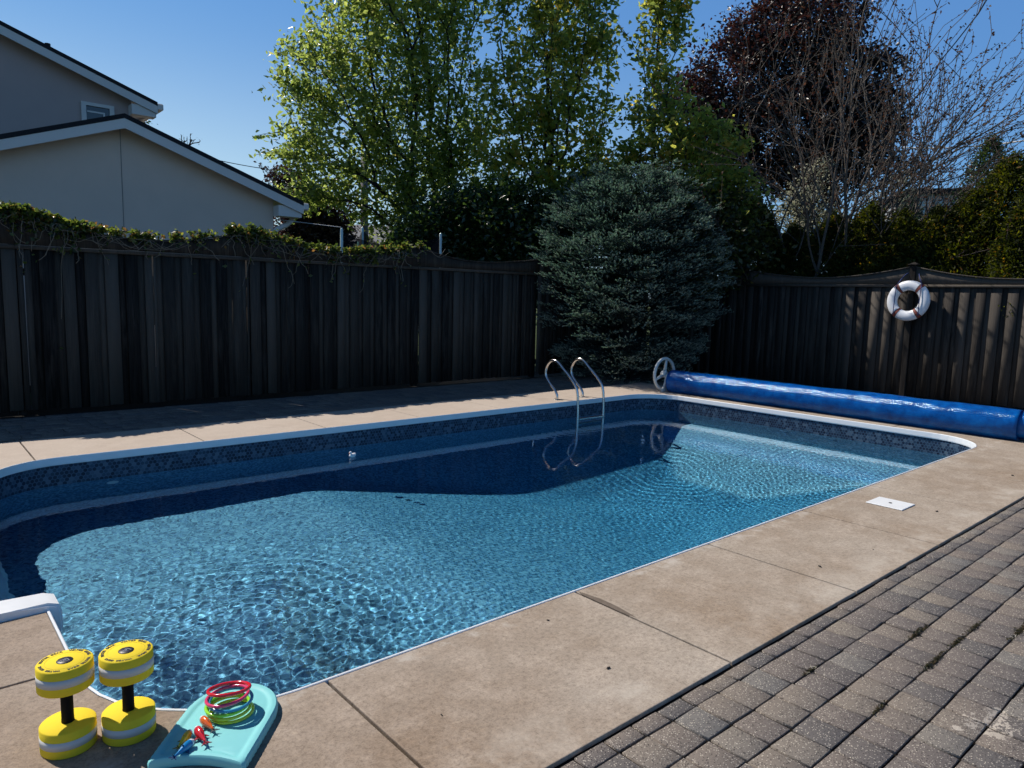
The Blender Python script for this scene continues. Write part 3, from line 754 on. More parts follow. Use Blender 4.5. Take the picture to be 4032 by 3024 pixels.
M_BARKD = simple('dark_bark', (0.03, 0.026, 0.024), 0.9, var=0.4, scale=14, bump=0.5, spec=0.2)
M_BARKP = simple('pale_bark', (0.105, 0.09, 0.078), 0.85, var=0.35, scale=10, bump=0.4, spec=0.2)
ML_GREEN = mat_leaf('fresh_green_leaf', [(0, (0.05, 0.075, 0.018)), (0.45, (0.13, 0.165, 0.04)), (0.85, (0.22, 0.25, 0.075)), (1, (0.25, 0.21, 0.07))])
ML_OLIVE = mat_leaf('young_maple_leaf', [(0, (0.06, 0.085, 0.022)), (0.5, (0.16, 0.19, 0.045)), (0.8, (0.27, 0.25, 0.05)), (1, (0.36, 0.22, 0.05))], 0.64)
ML_DARK = mat_leaf('dark_green_leaf', [(0, (0.012, 0.028, 0.008)), (0.7, (0.03, 0.055, 0.012)), (1, (0.05, 0.075, 0.015))], 0.35)
ML_MID = mat_leaf('mid_olive_leaf', [(0, (0.012, 0.02, 0.006)), (0.6, (0.05, 0.062, 0.016)), (0.92, (0.13, 0.14, 0.04)), (1, (0.2, 0.15, 0.04))], 0.45)
ML_PURPLE = mat_leaf('purple_leaf', [(0, (0.012, 0.008, 0.009)), (0.6, (0.032, 0.023, 0.023)), (1, (0.068, 0.047, 0.044))], 0.35, (0.45, 0.2, 0.15), 0.35)
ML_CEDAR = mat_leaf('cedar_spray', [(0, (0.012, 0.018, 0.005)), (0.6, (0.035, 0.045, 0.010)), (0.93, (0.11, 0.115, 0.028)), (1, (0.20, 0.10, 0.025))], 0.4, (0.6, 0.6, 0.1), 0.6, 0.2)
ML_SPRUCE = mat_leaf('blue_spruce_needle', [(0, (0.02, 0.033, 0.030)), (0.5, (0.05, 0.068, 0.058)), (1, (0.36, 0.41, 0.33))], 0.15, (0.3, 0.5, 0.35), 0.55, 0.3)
ML_WHITE = mat_leaf('white_blossom', [(0, (0.16, 0.17, 0.12)), (1, (0.46, 0.45, 0.38))], 0.4, (0.35, 0.35, 0.3), 0.6, 0.2)
ML_BUD = mat_leaf('brown_bud', [(0, (0.03, 0.024, 0.02)), (1, (0.10, 0.07, 0.055))], 0.3, (0.5, 0.3, 0.2), 0.6, 0.2)
ML_VINE = mat_leaf('creeper_leaf', [(0, (0.02, 0.035, 0.008)), (0.5, (0.055, 0.08, 0.014)), (0.85, (0.12, 0.14, 0.025)), (1, (0.12, 0.06, 0.02))], 0.5)

def leaves(name, C_, size, mat, parent, seed, aspect=0.55, jitter=0.35, tint=None, flat=0.0, dirs=None):
    """a folded four-corner leaf at each centre"""
    rs = np.random.RandomState(seed); n = len(C_)
    d = rs.normal(size=(n, 3)) if dirs is None else np.asarray(dirs)+rs.normal(size=(n, 3))*jitter
    if dirs is None: d[:, 2] = d[:, 2]*0.6-0.35
    d /= np.linalg.norm(d, axis=1)[:, None]
    u = rs.normal(size=(n, 3)); u[:, 2] += flat*2
    s = np.cross(d, u); s /= np.linalg.norm(s, axis=1)[:, None]+1e-9
    nn = np.cross(s, d)
    sz = size*rs.uniform(0.6, 1.25, n)[:, None]
    a = C_-d*sz*.5; b = C_+d*sz*.5
    l = C_-s*sz*aspect*.5-d*sz*.08+nn*sz*.10; r_ = C_+s*sz*aspect*.5-d*sz*.08+nn*sz*.10
    V = np.stack([a, r_, b, l], 1).reshape(-1, 3)
    F = np.arange(n)[:, None]*4+np.array([[0, 1, 2, 3]])
    t = rs.uniform(0, 1, n) if tint is None else np.clip(tint+rs.normal(size=n)*.15, 0, 1)
    # split into triangles so the fold is real
    Ft = np.concatenate([F[:, [0, 1, 2]], F[:, [0, 2, 3]]]); t = np.concatenate([t, t])
    return np_obj(name, V, Ft, mat, parent, cols=t)
def skeleton(trunk, pts, pen=0.45, up=0.0):
    """trunk: list of points; pts attractors. nodes + parent index"""
    nodes = [np.array(p, float) for p in trunk]; par = [-1]+list(range(len(trunk)-1)); pl = [0.0]
    for i in range(1, len(nodes)): pl.append(pl[-1]+np.linalg.norm(nodes[i]-nodes[i-1])*.5)
    base = nodes[-1]; pts = sorted(pts, key=lambda p: np.linalg.norm(p-nodes[len(trunk)//2]))
    A_ = np.array(nodes); PL = np.array(pl)
    lastdir = [np.array([0, 0, 1.])]*len(nodes)
    arr = np.zeros((len(pts)*3+len(nodes), 3)); arr[:len(nodes)] = A_; PLa = np.zeros(len(arr)); PLa[:len(nodes)] = PL; DR = np.zeros_like(arr); DR[:len(nodes)] = (0, 0, 1); n = len(nodes)
    st = max(0, len(trunk)//3)
    for p in pts:
        v = p-arr[:n]; ds = np.linalg.norm(v, axis=1)+1e-6; cs = (v*DR[:n]).sum(1)/ds
        cost = ds*(1.35-0.55*cs)+pen*PLa[:n]; cost[:st] = 1e9
        i = int(np.argmin(cost)); mid = (arr[i]+p)/2+DR[i]*ds[i]*.12+np.array([0, 0, up*ds[i]])
        segs = [mid, p] if ds[i] > .25 else [p]
        pi = i
        for q in segs:
            arr[n] = q; dd = q-arr[pi]; DR[n] = dd/(np.linalg.norm(dd)+1e-9); PLa[n] = PLa[pi]+np.linalg.norm(dd); par.append(pi); pi = n; n += 1
    return arr[:n].copy(), par
def wood(name, nodes, par, tip, trunk_r, mat, parent, expo=2.2, minr=0.0, extra=None):
    n = len(nodes); acc = np.zeros(n); kids = [0]*n
    for i in range(n-1, -1, -1):
        if kids[i] == 0: acc[i] = tip**expo
        if par[i] >= 0: acc[par[i]] += acc[i]; kids[par[i]] += 1
    r_ = acc**(1/expo); r_ = r_*1.0
    if r_[0] > trunk_r: r_ = tip+(r_-tip)*(trunk_r-tip)/(r_[0]-tip)
    V = []; F = []; T = []
    for i in range(1, n):
        a, b = nodes[par[i]], nodes[i]; d = b-a; l = np.linalg.norm(d)
        if l < 1e-5: continue
        d = d/l; x = np.cross(d, (0, 0, 1) if abs(d[2]) < .9 else (1, 0, 0)); x /= np.linalg.norm(x); y = np.cross(d, x)
        k = 7 if r_[i] > .04 else (5 if r_[i] > .015 else 3)
        k = 6 if k > 4 else 3
        ra = min(r_[par[i]], r_[i]*1.6); rb = max(r_[i], minr); ra = max(ra, minr); o = len(V)
        for an in range(k):
            c_, s_ = math.cos(2*math.pi*an/k), math.sin(2*math.pi*an/k)
            V.append(a+(x*c_+y*s_)*ra-d*ra*.3); V.append(b+(x*c_+y*s_)*rb)
        for an in range(k):
            q = (an+1) % k; F.append((o+2*an, o+2*q, o+2*q+1, o+2*an+1))
    V = np.array(V); F = np.array(F)
    if extra is not None: F = np.vstack([F, extra[1]+len(V)]); V = np.vstack([V, extra[0]])
    return np_obj(name, V, F, mat, parent, smooth=True)
def blob_pts(blobs, total, rs, dist, depth=0.8, shell=0.35):
    """blobs: (px,py,r_px[,dd]) at a distance; sample points through their volumes"""
    cs = []; 
    for b in blobs:
        dd = b[3] if len(b) > 3 else 0
        c = at_d(b[0], b[1], dist+dd); r_ = rad_px(b[2], b[0], b[1], dist+dd); cs.append((np.array(c), r_))
    w = np.array([r_**2.3 for _, r_ in cs]); w /= w.sum(); out_ = []
    for (c, r_), ww in zip(cs, w):
        n = max(3, int(total*ww)); v = rs.normal(size=(n, 3)); v /= np.linalg.norm(v, axis=1)[:, None]
        q = rs.uniform(shell**3, 1, n)**(1/3); p = v*(q*r_)[:, None]*np.array([1, 1, 1]); out_.append(c+p)
    P = np.vstack(out_); return P
def tree(name, label, base, fork, blobs, dist, nodes_n, per, lsize, lmat, bmat, seed, trunk_r=.14, sig=.16, tip=.006, pen=.45, cat='tree', aspect=.55, tintfn=None, cull=0.25, group=None, up=0.05, spikes=0):
    rs = np.random.RandomState(seed)
    P = blob_pts(blobs, nodes_n, rs, dist)
    P = P[P[:, 2] > 0.3]
    b = np.array(base, float); f = np.array(fork, float)
    tr = [b+(f-b)*t+np.array([0.06*math.sin(4*t+seed), .05*math.cos(5*t), 0])*t for t in np.linspace(0, 1, 6)]
    nodes, par = skeleton(tr, list(P), pen, up)
    o = empty(name, tuple(b)); tag(o, label, cat, group)
    nodes_l = nodes-b
    extra = None
    tips = nodes_l[len(tr):]
    keep = rs.uniform(size=len(tips)) > cull; tips = tips[keep]
    k = np.repeat(np.arange(len(tips)), per)
    sg = rs.uniform(.6, 1.3, len(tips))[k][:, None]*sig
    C_ = tips[k]+rs.normal(size=(len(k), 3))*sg*np.array([1, 1, .8])
    if spikes:
        cen = nodes_l[len(tr):].mean(0); dd = np.linalg.norm((tips-cen)*[1, 1, .8], axis=1); idx = np.argsort(-dd*rs.uniform(.8, 1.05, len(dd)))[:spikes]; ex = []; sv_, sf_ = [], []
        for i in idx:
            d0 = tips[i]-cen; d0 = d0/np.linalg.norm(d0)*.8+np.array([0, 0, .55])+rs.normal(size=3)*.2; d0 /= np.linalg.norm(d0); L0 = rs.uniform(.25, .75)
            pth = [tips[i]+d0*L0*u+np.array([0, 0, -.12*u*u]) for u in (0, .33, .66, 1)]; sv_.append(tube([tuple(q) for q in pth], .006, 3, False))
            for u in np.linspace(0.1, 1, int(L0*16)): ex.append(tips[i]+d0*L0*u+np.array([0, 0, -.12*u*u-.03])+rs.normal(size=(3, 3))*.05)
        ex = np.vstack(ex); C_ = np.vstack([C_, ex]); k = np.concatenate([k, rs.randint(0, len(tips), len(ex))])
        v_, f_ = merge(sv_); extra = (np.array([tuple(q) for q in v_]), np.array(f_))
    t = rs.uniform(0, 1, len(tips))[k]*.6+rs.uniform(0, .4, len(k))
    if tintfn is not None: t = tintfn(C_+b, t)
    wood('trunk', nodes_l, par, tip, trunk_r, bmat, o, extra=extra)
    leaves('crown', C_, lsize, lmat, o, seed+1, aspect, tint=t)
    return o

# bright maple, olive maple, slim maple
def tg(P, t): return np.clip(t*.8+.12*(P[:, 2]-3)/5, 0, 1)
b1 = at_d(930, 600, 18); b2 = at_d(1190, 600, 16.8); b3 = at_d(1470, 600, 15.4)
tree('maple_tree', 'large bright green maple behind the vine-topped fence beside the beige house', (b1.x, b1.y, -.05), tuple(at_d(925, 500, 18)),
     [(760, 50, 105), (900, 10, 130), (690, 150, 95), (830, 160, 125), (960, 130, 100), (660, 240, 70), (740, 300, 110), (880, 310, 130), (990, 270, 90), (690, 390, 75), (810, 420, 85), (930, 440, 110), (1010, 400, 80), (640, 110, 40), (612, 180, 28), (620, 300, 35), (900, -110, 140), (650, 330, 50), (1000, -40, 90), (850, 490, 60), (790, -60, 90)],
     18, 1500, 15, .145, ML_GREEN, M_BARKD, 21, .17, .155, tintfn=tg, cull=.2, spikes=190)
tree('maple_tree', 'olive green maple with orange-tinged young leaves behind the blue spruce', (b2.x, b2.y, -.05), tuple(at_d(1190, 500, 16.8)),
     [(1130, 20, 80), (1230, 50, 95), (1290, 130, 55), (1180, 180, 110), (1110, 290, 85), (1220, 300, 105), (1300, 240, 48), (1150, 420, 95), (1240, 410, 85), (1080, 180, 50), (1330, 90, 26), (1200, -80, 90), (1280, -30, 50), (1310, 350, 50), (1120, 510, 70)],
     16.8, 780, 13, .16, ML_OLIVE, M_BARKD, 22, .13, .155, cull=.25, spikes=90)
tree('maple_tree', 'slim young maple with sparse yellowish leaves between the olive maple and the bare tree', (b3.x, b3.y, -.05), tuple(at_d(1450, 470, 15.4)),
     [(1420, 30, 36), (1455, -10, 40), (1395, 110, 34), (1440, 190, 50), (1385, 240, 38), (1500, 270, 60), (1430, 320, 75), (1520, 380, 75), (1360, 330, 40), (1570, 300, 45), (1460, 80, 30), (1590, 430, 60), (1480, 440, 70)],
     15.4, 500, 18, .135, ML_OLIVE, M_BARKD, 23, .06, .13, cull=.3, spikes=40)
# dark understorey between the maples
for k, (lb, bl, ds_, sd) in enumerate([
    ('dark leafy shrub under the bright maple left of the spruce', [(960, 500, 70), (1020, 470, 60), (900, 540, 50), (1000, 560, 60), (1050, 540, 60)], 15.8, 31),
    ('dark leafy shrub directly behind the fence end beside the spruce', [(1110, 480, 80), (1130, 550, 60), (1200, 480, 70), (1080, 560, 50), (1180, 540, 80), (1150, 600, 60), (1200, 600, 60)], 15.4, 32),
    ('dark leafy shrub behind the spruce and the slim maple', [(1330, 450, 90), (1450, 500, 90), (1560, 480, 80), (1600, 540, 60), (1400, 560, 80), (1520, 570, 70)], 15.2, 33)]):
    c = at_d(bl[0][0]+20, 600, ds_)
    tree('shrub', lb, (c.x, c.y, -.05), (c.x, c.y, 1.0), bl, ds_, 520, 34, .12, ML_MID if sd == 33 else ML_DARK, M_BARKD, sd, .05, .18, cat='shrub', cull=0)
# purple-leaved trees
c = at_d(1740, 600, 22)
tree('purple_leaved_tree', 'big round purple-leaved tree behind the bare budding tree', (c.x, c.y, -.05), tuple(at_d(1740, 440, 22)),
     [(1590, 170, 115), (1720, 130, 135), (1840, 200, 110), (1700, 290, 130), (1850, 320, 105), (1930, 360, 48), (1510, 210, 60), (1760, 40, 120), (1560, 290, 80), (1900, 250, 70), (1640, 60, 80), (1760, 390, 90), (1530, 380, 60), (1500, 310, 70), (1470, 200, 50), (1580, 400, 80)],
     22, 1250, 34, .13, ML_PURPLE, M_BARKD, 24, .2, .2, cull=.15)
c = at_d(690, 600, 20)
tree('purple_leaved_tree', 'small dark purple-leaved tree at the right corner of the beige house', (c.x, c.y, -.05), tuple(at_d(690, 560, 20)),
     [(650, 430, 50), (700, 460, 55), (615, 385, 30), (680, 520, 70), (730, 500, 38), (640, 520, 60), (600, 560, 50), (700, 560, 60), (640, 375, 20)],
     20, 620, 34, .10, ML_PURPLE, M_BARKD, 25, .08, .14, cull=.1, spikes=16)
# white blossom
c = at_d(1735, 600, 16.8)
tree('blossom_tree', 'small white-flowering tree glimpsed behind the stems of the bare tree', (c.x, c.y, -.05), tuple(at_d(1735, 540, 16.8)),
     [(1740, 420, 42), (1700, 460, 30), (1790, 480, 35), (1730, 500, 40), (1860, 430, 22), (1765, 360, 25), (1950, 410, 26)], 16.8, 240, 16, .07, ML_WHITE, M_BARK, 26, .05, .1, cull=.2)
# far trees over the roof
c = at_d(300, 400, 32)
tree('distant_tree', 'small leafy tree top peeping over the low roof under the upper eave', (c.x, c.y, 0), tuple(at_d(300, 300, 32)), [(300, 264, 16), (312, 256, 9), (286, 290, 20), (296, 310, 30), (262, 330, 34), (320, 345, 26), (285, 370, 40)], 32, 190, 14, .13, ML_DARK, M_BARKD, 27, .1, .2)
c = at_d(405, 420, 36)
tree('distant_tree', 'small bare tree top showing above the low roof slope', (c.x, c.y, 0), tuple(at_d(405, 350, 36)), [(400, 305, 16), (418, 302, 14), (388, 325, 16), (400, 350, 26), (370, 370, 26), (425, 365, 20)], 36, 300, 1, .05, ML_BUD, M_BARKD, 28, .12, .1, tip=.012)

# ---------------- bare budding tree ----------------
def bare_tree():
    rs = np.random.RandomState(77)
    base = np.array(at_d(1752, 600, 15.6)); base[2] = -.05
    o = empty('budding_tree', tuple(base)); tag(o, 'tall multi-stemmed bare tree with pale twigs and small buds behind the right fence', 'tree')
    nodes = [np.zeros(3)]; par = [-1]; twigs = []
    def grow(i, p, d, length, depth):
        segs = max(2, int(length/.28)); step = length/segs; pi = i
        for s in range(segs):
            d = d+rs.normal(size=3)*.085+np.array([0, 0, .028 if depth < 3 else .01]); d = d/np.linalg.norm(d); p = p+d*step
            nodes.append(p.copy()); par.append(pi); pi = len(nodes)-1
            if depth >= 2: twigs.append((p.copy(), d.copy()))
            if depth < 4 and s >= (1 if depth else 3) and rs.uniform() < (.55 if depth < 1 else .50 if depth < 2 else .42 if depth < 3 else .3):
                a = rs.normal(size=3); a -= d*a.dot(d); a /= np.linalg.norm(a); an = rs.uniform(.4, .85)
                nd = d*math.cos(an)+a*math.sin(an)
                if nd[2] < (.45 if depth < 2 else .1): nd[2] = (.45 if depth < 2 else .1)+abs(nd[2])*.3
                nd /= np.linalg.norm(nd); rem = length*(1-s/segs)
                grow(pi, p.copy(), nd, max(.25, (rem*.55+length*.28)*rs.uniform(.7, 1.05)), depth+1)
    # picture right is the camera's right vector on the ground
    rx = np.array([right.x, right.y, 0]); rx /= np.linalg.norm(rx); fy = np.array([fwd.x, fwd.y, 0]); fy /= np.linalg.norm(fy)
    up_ = np.array([0, 0, 1.])
    for off, (a, b, l) in zip([(-.25, 0), (-.1, .15), (.0, -.1), (.12, .1), (.22, -.05), (.05, .2), (.3, .1), (.34, -.02)],
                          [(-.34, .1, 5.2), (-.12, -.15, 6.2), (.05, .2, 6.8), (.25, -.2, 6.4), (.55, .05, 5.8), (-.22, .3, 6.2), (.85, -.1, 6.0), (1.2, .05, 5.8)]):
        p0 = rx*off[0]+fy*off[1]; nodes.append(p0+up_*.05); par.append(0)
        d = rx*a*.75+fy*b+up_; grow(len(nodes)-1, p0, d/np.linalg.norm(d), l, 0)
    nd = np.array(nodes)
    wood('trunk', nd, par, .0052, .34, M_BARKP, o, expo=2.05, minr=.0055)
    tp = np.array([t[0] for t in twigs]); td = np.array([t[1] for t in twigs])
    k = np.repeat(np.arange(len(tp)), 3); C_ = tp[k]+td[k]*rs.uniform(-.14, .14, len(k))[:, None]+rs.normal(size=(len(k), 3))*.018
    leaves('buds', C_, .058, ML_BUD, o, 5, .6)
    print('bare nodes', len(nodes), len(C_))
bare_tree()

# ---------------- blue spruce ----------------
def spruce():
    rs = np.random.RandomState(5); base = np.array([10.95, 9.18, -.06]); Hh_ = 4.05
    o = empty('blue_spruce', tuple(base)); tag(o, 'broad blue spruce with dense pale-tipped boughs in the fence corner', 'tree')
    me_obj('trunk', *tube([(0, 0, 0), (0.02, 0, 2), (0, 0, Hh_-.2)], [.13, .08, .015], 8), M_BARKD, o, True)
    def rmax(z):
        t = z/Hh_
        prof = [(0, 1.2), (.15, 1.55), (.36, 1.86), (.58, 1.93), (.70, 1.82), (.8, 1.60), (.9, 1.22), (.96, .85), (1, .40)]
        for (a, ra), (b, rb) in zip(prof[:-1], prof[1:]):
            if a <= t <= b: return ra+(rb-ra)*(t-a)/(b-a)
        return .1
    shoots = []; sd = []; tt = []
    z = .18; tier = 0
    while z < Hh_-.05:
        R_ = rmax(z); nb = int(6+R_*8)
        for b in range(nb):
            az = 2*math.pi*(b+rs.uniform(-.35, .35))/nb+tier*1.1; L_ = R_*rs.uniform(.80, 1.0); z0 = z+rs.uniform(-.09, .09)
            rise = rs.uniform(.08, .34)*(1.5 if z > 3.3 else 1) if z > 1.0 else rs.uniform(-.12, .08)
            dh = np.array([math.cos(az), math.sin(az), 0]); sv = np.array([-math.sin(az), math.cos(az), 0])
            def axis(u): return dh*L_*u+np.array([0, 0, z0-.32*u*L_*.35+rise*u*u*L_])
            u = .25
            while u < 1.0:
                p = axis(u); bl = (.20+.34*(1-u))*min(1, L_)*rs.uniform(.7, 1.15)
                for sg in (-1, 1):
                    bd = dh*.75+sv*sg*.75+np.array([0, 0, rs.uniform(.0, .35)]); bd /= np.linalg.norm(bd)
                    q = .06
                    while q < bl:
                        pp = p+bd*q+np.array([0, 0, -.25*q*q]); tw = rs.uniform(-.6, .6)
                        dv = bd+dh*.35+sv*tw+np.array([0, 0, rs.uniform(.0, .55)])
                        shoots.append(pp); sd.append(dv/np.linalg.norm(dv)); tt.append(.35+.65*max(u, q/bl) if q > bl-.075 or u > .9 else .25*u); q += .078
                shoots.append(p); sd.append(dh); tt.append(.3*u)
                u += .085/L_*1.15
            for _ in range(4): shoots.append(axis(1)+rs.normal(size=3)*.03); dv = dh+sv*rs.normal()*.5+np.array([0, 0, .35]); sd.append(dv/np.linalg.norm(dv)); tt.append(1)
        z += .23; tier += 1
    na_ = 0
    while na_ < 5600:
        zz = Hh_*rs.uniform(.06, .995)**.9; az = rs.uniform(0, 2*math.pi)
        sh = math.sin(zz*12+2.2*math.sin(az*2+1)+1.5*math.sin(az*5+zz*2))      # ragged shelves
        if sh < rs.uniform(-.35, .45): continue
        rr_ = rmax(zz)*(.90+.12*sh+.05*math.sin(az*4+zz*3)+.03*math.sin(az*9-zz*7))*rs.uniform(.86, 1.0)
        dh = np.array([math.cos(az), math.sin(az), 0]); dv = dh*.8+np.array([0, 0, .25+.7*(zz/Hh_)**3])+rs.normal(size=3)*.35
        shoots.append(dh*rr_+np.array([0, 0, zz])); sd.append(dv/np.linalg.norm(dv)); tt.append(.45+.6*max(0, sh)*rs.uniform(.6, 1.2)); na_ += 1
    S_ = np.array(shoots); D_ = np.array(sd); T_ = np.array(tt); n = len(S_)
    print('spruce shoots', n)
    per = 13; k = np.repeat(np.arange(n), per)
    a = rs.uniform(-.5, .5, len(k)); u = rs.normal(size=(len(k), 3)); ax = D_[k]
    u -= ax*(u*ax).sum(1)[:, None]; u /= np.linalg.norm(u, axis=1)[:, None]; u[:, 2] = np.abs(u[:, 2])*.9+.05
    ln = .036
    C_ = S_[k]+ax*(a*.085)[:, None]; dirn = ax*.9+u*.8; dirn /= np.linalg.norm(dirn, axis=1)[:, None]
    C_ = C_+dirn*(ln*.4)
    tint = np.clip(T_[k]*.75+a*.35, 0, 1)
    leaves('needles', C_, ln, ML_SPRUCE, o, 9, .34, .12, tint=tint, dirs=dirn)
spruce()

# ---------------- cedars behind the right fence ----------------
def cedar(px, ty, dist, w, label, seed, n=7500, name='cedar_tree', mat=None, size=.085):
    rs = np.random.RandomState(seed); top = at_d(px, ty, dist); H_ = top.z+.05; b = np.array([top.x, top.y, -.05])
    o = empty(name, tuple(b)); tag(o, label, 'tree', 'cedars in the hedge behind the right fence')
    me_obj('trunk', *tube([(0, 0, 0), (.03, 0, H_*.5), (0, 0, H_*.96)], [.07, .05, .008], 7), M_BARKD, o, True)
    t = rs.uniform(0.12, 1, n)**.8; az = rs.uniform(0, 2*math.pi, n)
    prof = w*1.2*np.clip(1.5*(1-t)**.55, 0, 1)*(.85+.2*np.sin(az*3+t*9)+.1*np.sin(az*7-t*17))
    r_ = prof*rs.uniform(.35, 1.0, n)**.5
    C_ = np.stack([r_*np.cos(az), r_*np.sin(az), t*H_+.1*np.sin(az*2)], 1)
    k = np.repeat(np.arange(n), 4); dirn = np.stack([np.cos(az), np.sin(az), rs.uniform(-.5, .9, n)], 1)[k]+rs.normal(size=(len(k), 3))*.5
    C2 = C_[k]+rs.normal(size=(len(k), 3))*.05
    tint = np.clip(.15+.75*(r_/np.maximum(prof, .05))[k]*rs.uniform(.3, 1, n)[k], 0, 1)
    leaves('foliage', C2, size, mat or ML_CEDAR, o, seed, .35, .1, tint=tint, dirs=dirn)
cl = ['thick rounded cedar at the left end of the hedge beside the spruce', 'low cedar in front of the stems of the bare tree', 'bushy cedar just right of the bare tree stems', 'cedar behind the fence left of the lifebuoy', 'cedar rising directly behind the lifebuoy post', 'cedar right of the lifebuoy below the far building',
      'taller dark cedar at the right of the hedge', 'tall cedar at the right picture edge', 'yellow-tipped cedar leaning over the fence at the right edge', 'rightmost cedar of the hedge, cut off by the right picture edge']
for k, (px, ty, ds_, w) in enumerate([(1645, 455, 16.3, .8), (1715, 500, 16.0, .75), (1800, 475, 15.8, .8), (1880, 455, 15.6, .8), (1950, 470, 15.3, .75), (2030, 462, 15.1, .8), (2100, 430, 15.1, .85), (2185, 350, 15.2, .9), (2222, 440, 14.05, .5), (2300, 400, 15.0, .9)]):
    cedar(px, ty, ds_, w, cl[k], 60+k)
cedar(2142, 300, 19, .75, 'slender dark conifer spire behind the hedge at the right', 75, 2600, 'conifer_tree', ML_DARK, .09)
cedar(1965, 420, 18, .6, 'pale grey-green shrub tip behind the hedge below the cable', 76, 1500, 'conifer_tree', ML_SPRUCE, .09)
# ---------------- pool ladder ----------------
def mat_steel():
    m, nt, out = new_mat('polished_stainless_steel')
    tc = N(nt, 'ShaderNodeTexCoord').outputs['Object']
    f = NOISE(nt, tc, 60, 3)
    PRIN(nt, out, (0.62, 0.60, 0.57), MATH(nt, 'MULTIPLY_ADD', f, 0.14, 0.12), 1.0); return m
M_STEEL = mat_steel()
def spline(pts, n=5):
    """Catmull-Rom through the points"""
    P = [Vector(p) for p in pts]; o = []
    for i in range(len(P)-1):
        p0 = P[max(i-1, 0)]; p1 = P[i]; p2 = P[i+1]; p3 = P[min(i+2, len(P)-1)]
        for k in range(n):
            t = k/n; o.append(0.5*((2*p1)+(p2-p0)*t+(2*p0-5*p1+4*p2-p3)*t*t+(3*p1-p0-3*p2+p3)*t**3))
    o.append(P[-1]); return o
lad = empty('pool_ladder', (7.86, 7.42, 0)); tag(lad, 'stainless steel ladder with two looped handrails at the far side of the pool', 'ladder')
yz = [(7.64, -.02), (7.645, .07), (7.70, .15), (7.80, .23), (7.89, .33), (7.905, .42), (7.87, .51), (7.80, .575), (7.71, .59), (7.62, .555), (7.52, .475), (7.38, .37), (7.27, .265), (7.225, .17), (7.205, .02), (7.20, -.25), (7.20, -.7), (7.20, -1.25), (7.27, -1.36)]
for sx_ in (-.28, .28):
    V, F = tube(spline([(sx_, y-7.42, z) for y, z in yz]), 0.0205, 12)
    rl = me_obj('handrail', V, F, M_STEEL, lad, True)
    V, F = lathe([(.0, .016), (.024, .016), (.030, .012), (.052, .006), (.055, .001), (.0, .001)], 24)
    V = [(v[0]+sx_, v[1]+.225, v[2]) for v in V]; me_obj('escutcheon', V, F, M_STEEL, rl, True)
    V, F = tube([(sx_, -.22, -.62), (sx_, -.06, -.64), (sx_, -.025, -.64)], .012, 8); me_obj('bumper', V, F, M_STEEL, rl, True)
for z_ in (-.235, -.52, -.80, -1.08):
    bm = bmesh.new(); box(bm, -.262, .262, -.262, -.185, z_-.014, z_+.012, .005)
    bm_obj('step', bm, M_STEEL, lad)

# ---------------- solar cover on its reel ----------------
def mat_cover():
    m, nt, out = new_mat('blue_bubble_cover')
    tc = N(nt, 'ShaderNodeTexCoord').outputs['Object']
    v = N(nt, 'ShaderNodeTexVoronoi', feature='F1'); v.inputs['Scale'].default_value = 85; v.inputs['Randomness'].default_value = 0.35
    L(nt, tc, v.inputs['Vector'])
    n1 = NOISE(nt, tc, 9, 4, 0.6); n2 = NOISE(nt, VM(nt, 'MULTIPLY', tc, (1, .15, 1)), 30, 3)
    c = RAMP(nt, n1, [(0.3, (0.001, 0.045, 0.22)), (0.6, (0.002, 0.095, 0.37)), (0.8, (0.006, 0.15, 0.46))])
    dust = RAMP(nt, NOISE(nt, tc, 3, 5, 0.7), [(0.62, (0, 0, 0)), (0.8, (.2, .2, .2))])
    c = MIX(nt, dust, c, (0.10, 0.14, 0.18))
    h = MATH(nt, 'ADD', MATH(nt, 'MULTIPLY', v.outputs['Distance'], -0.7), MATH(nt, 'ADD', MATH(nt, 'MULTIPLY', n1, .5), MATH(nt, 'MULTIPLY', n2, .35)))
    p = PRIN(nt, out, c, 0.15, 0, BUMP(nt, h, 0.5, 0.008), 0.6); p.inputs['Specular Tint'].default_value = (0.45, 0.8, 1.0, 1)
    return m
M_COVER = mat_cover()
reel = empty('solar_cover_reel', (9.98, 4.85, 0)); tag(reel, 'long blue bubble cover rolled on a low reel at the right end of the pool', 'pool cover')
rs = np.random.RandomState(3)
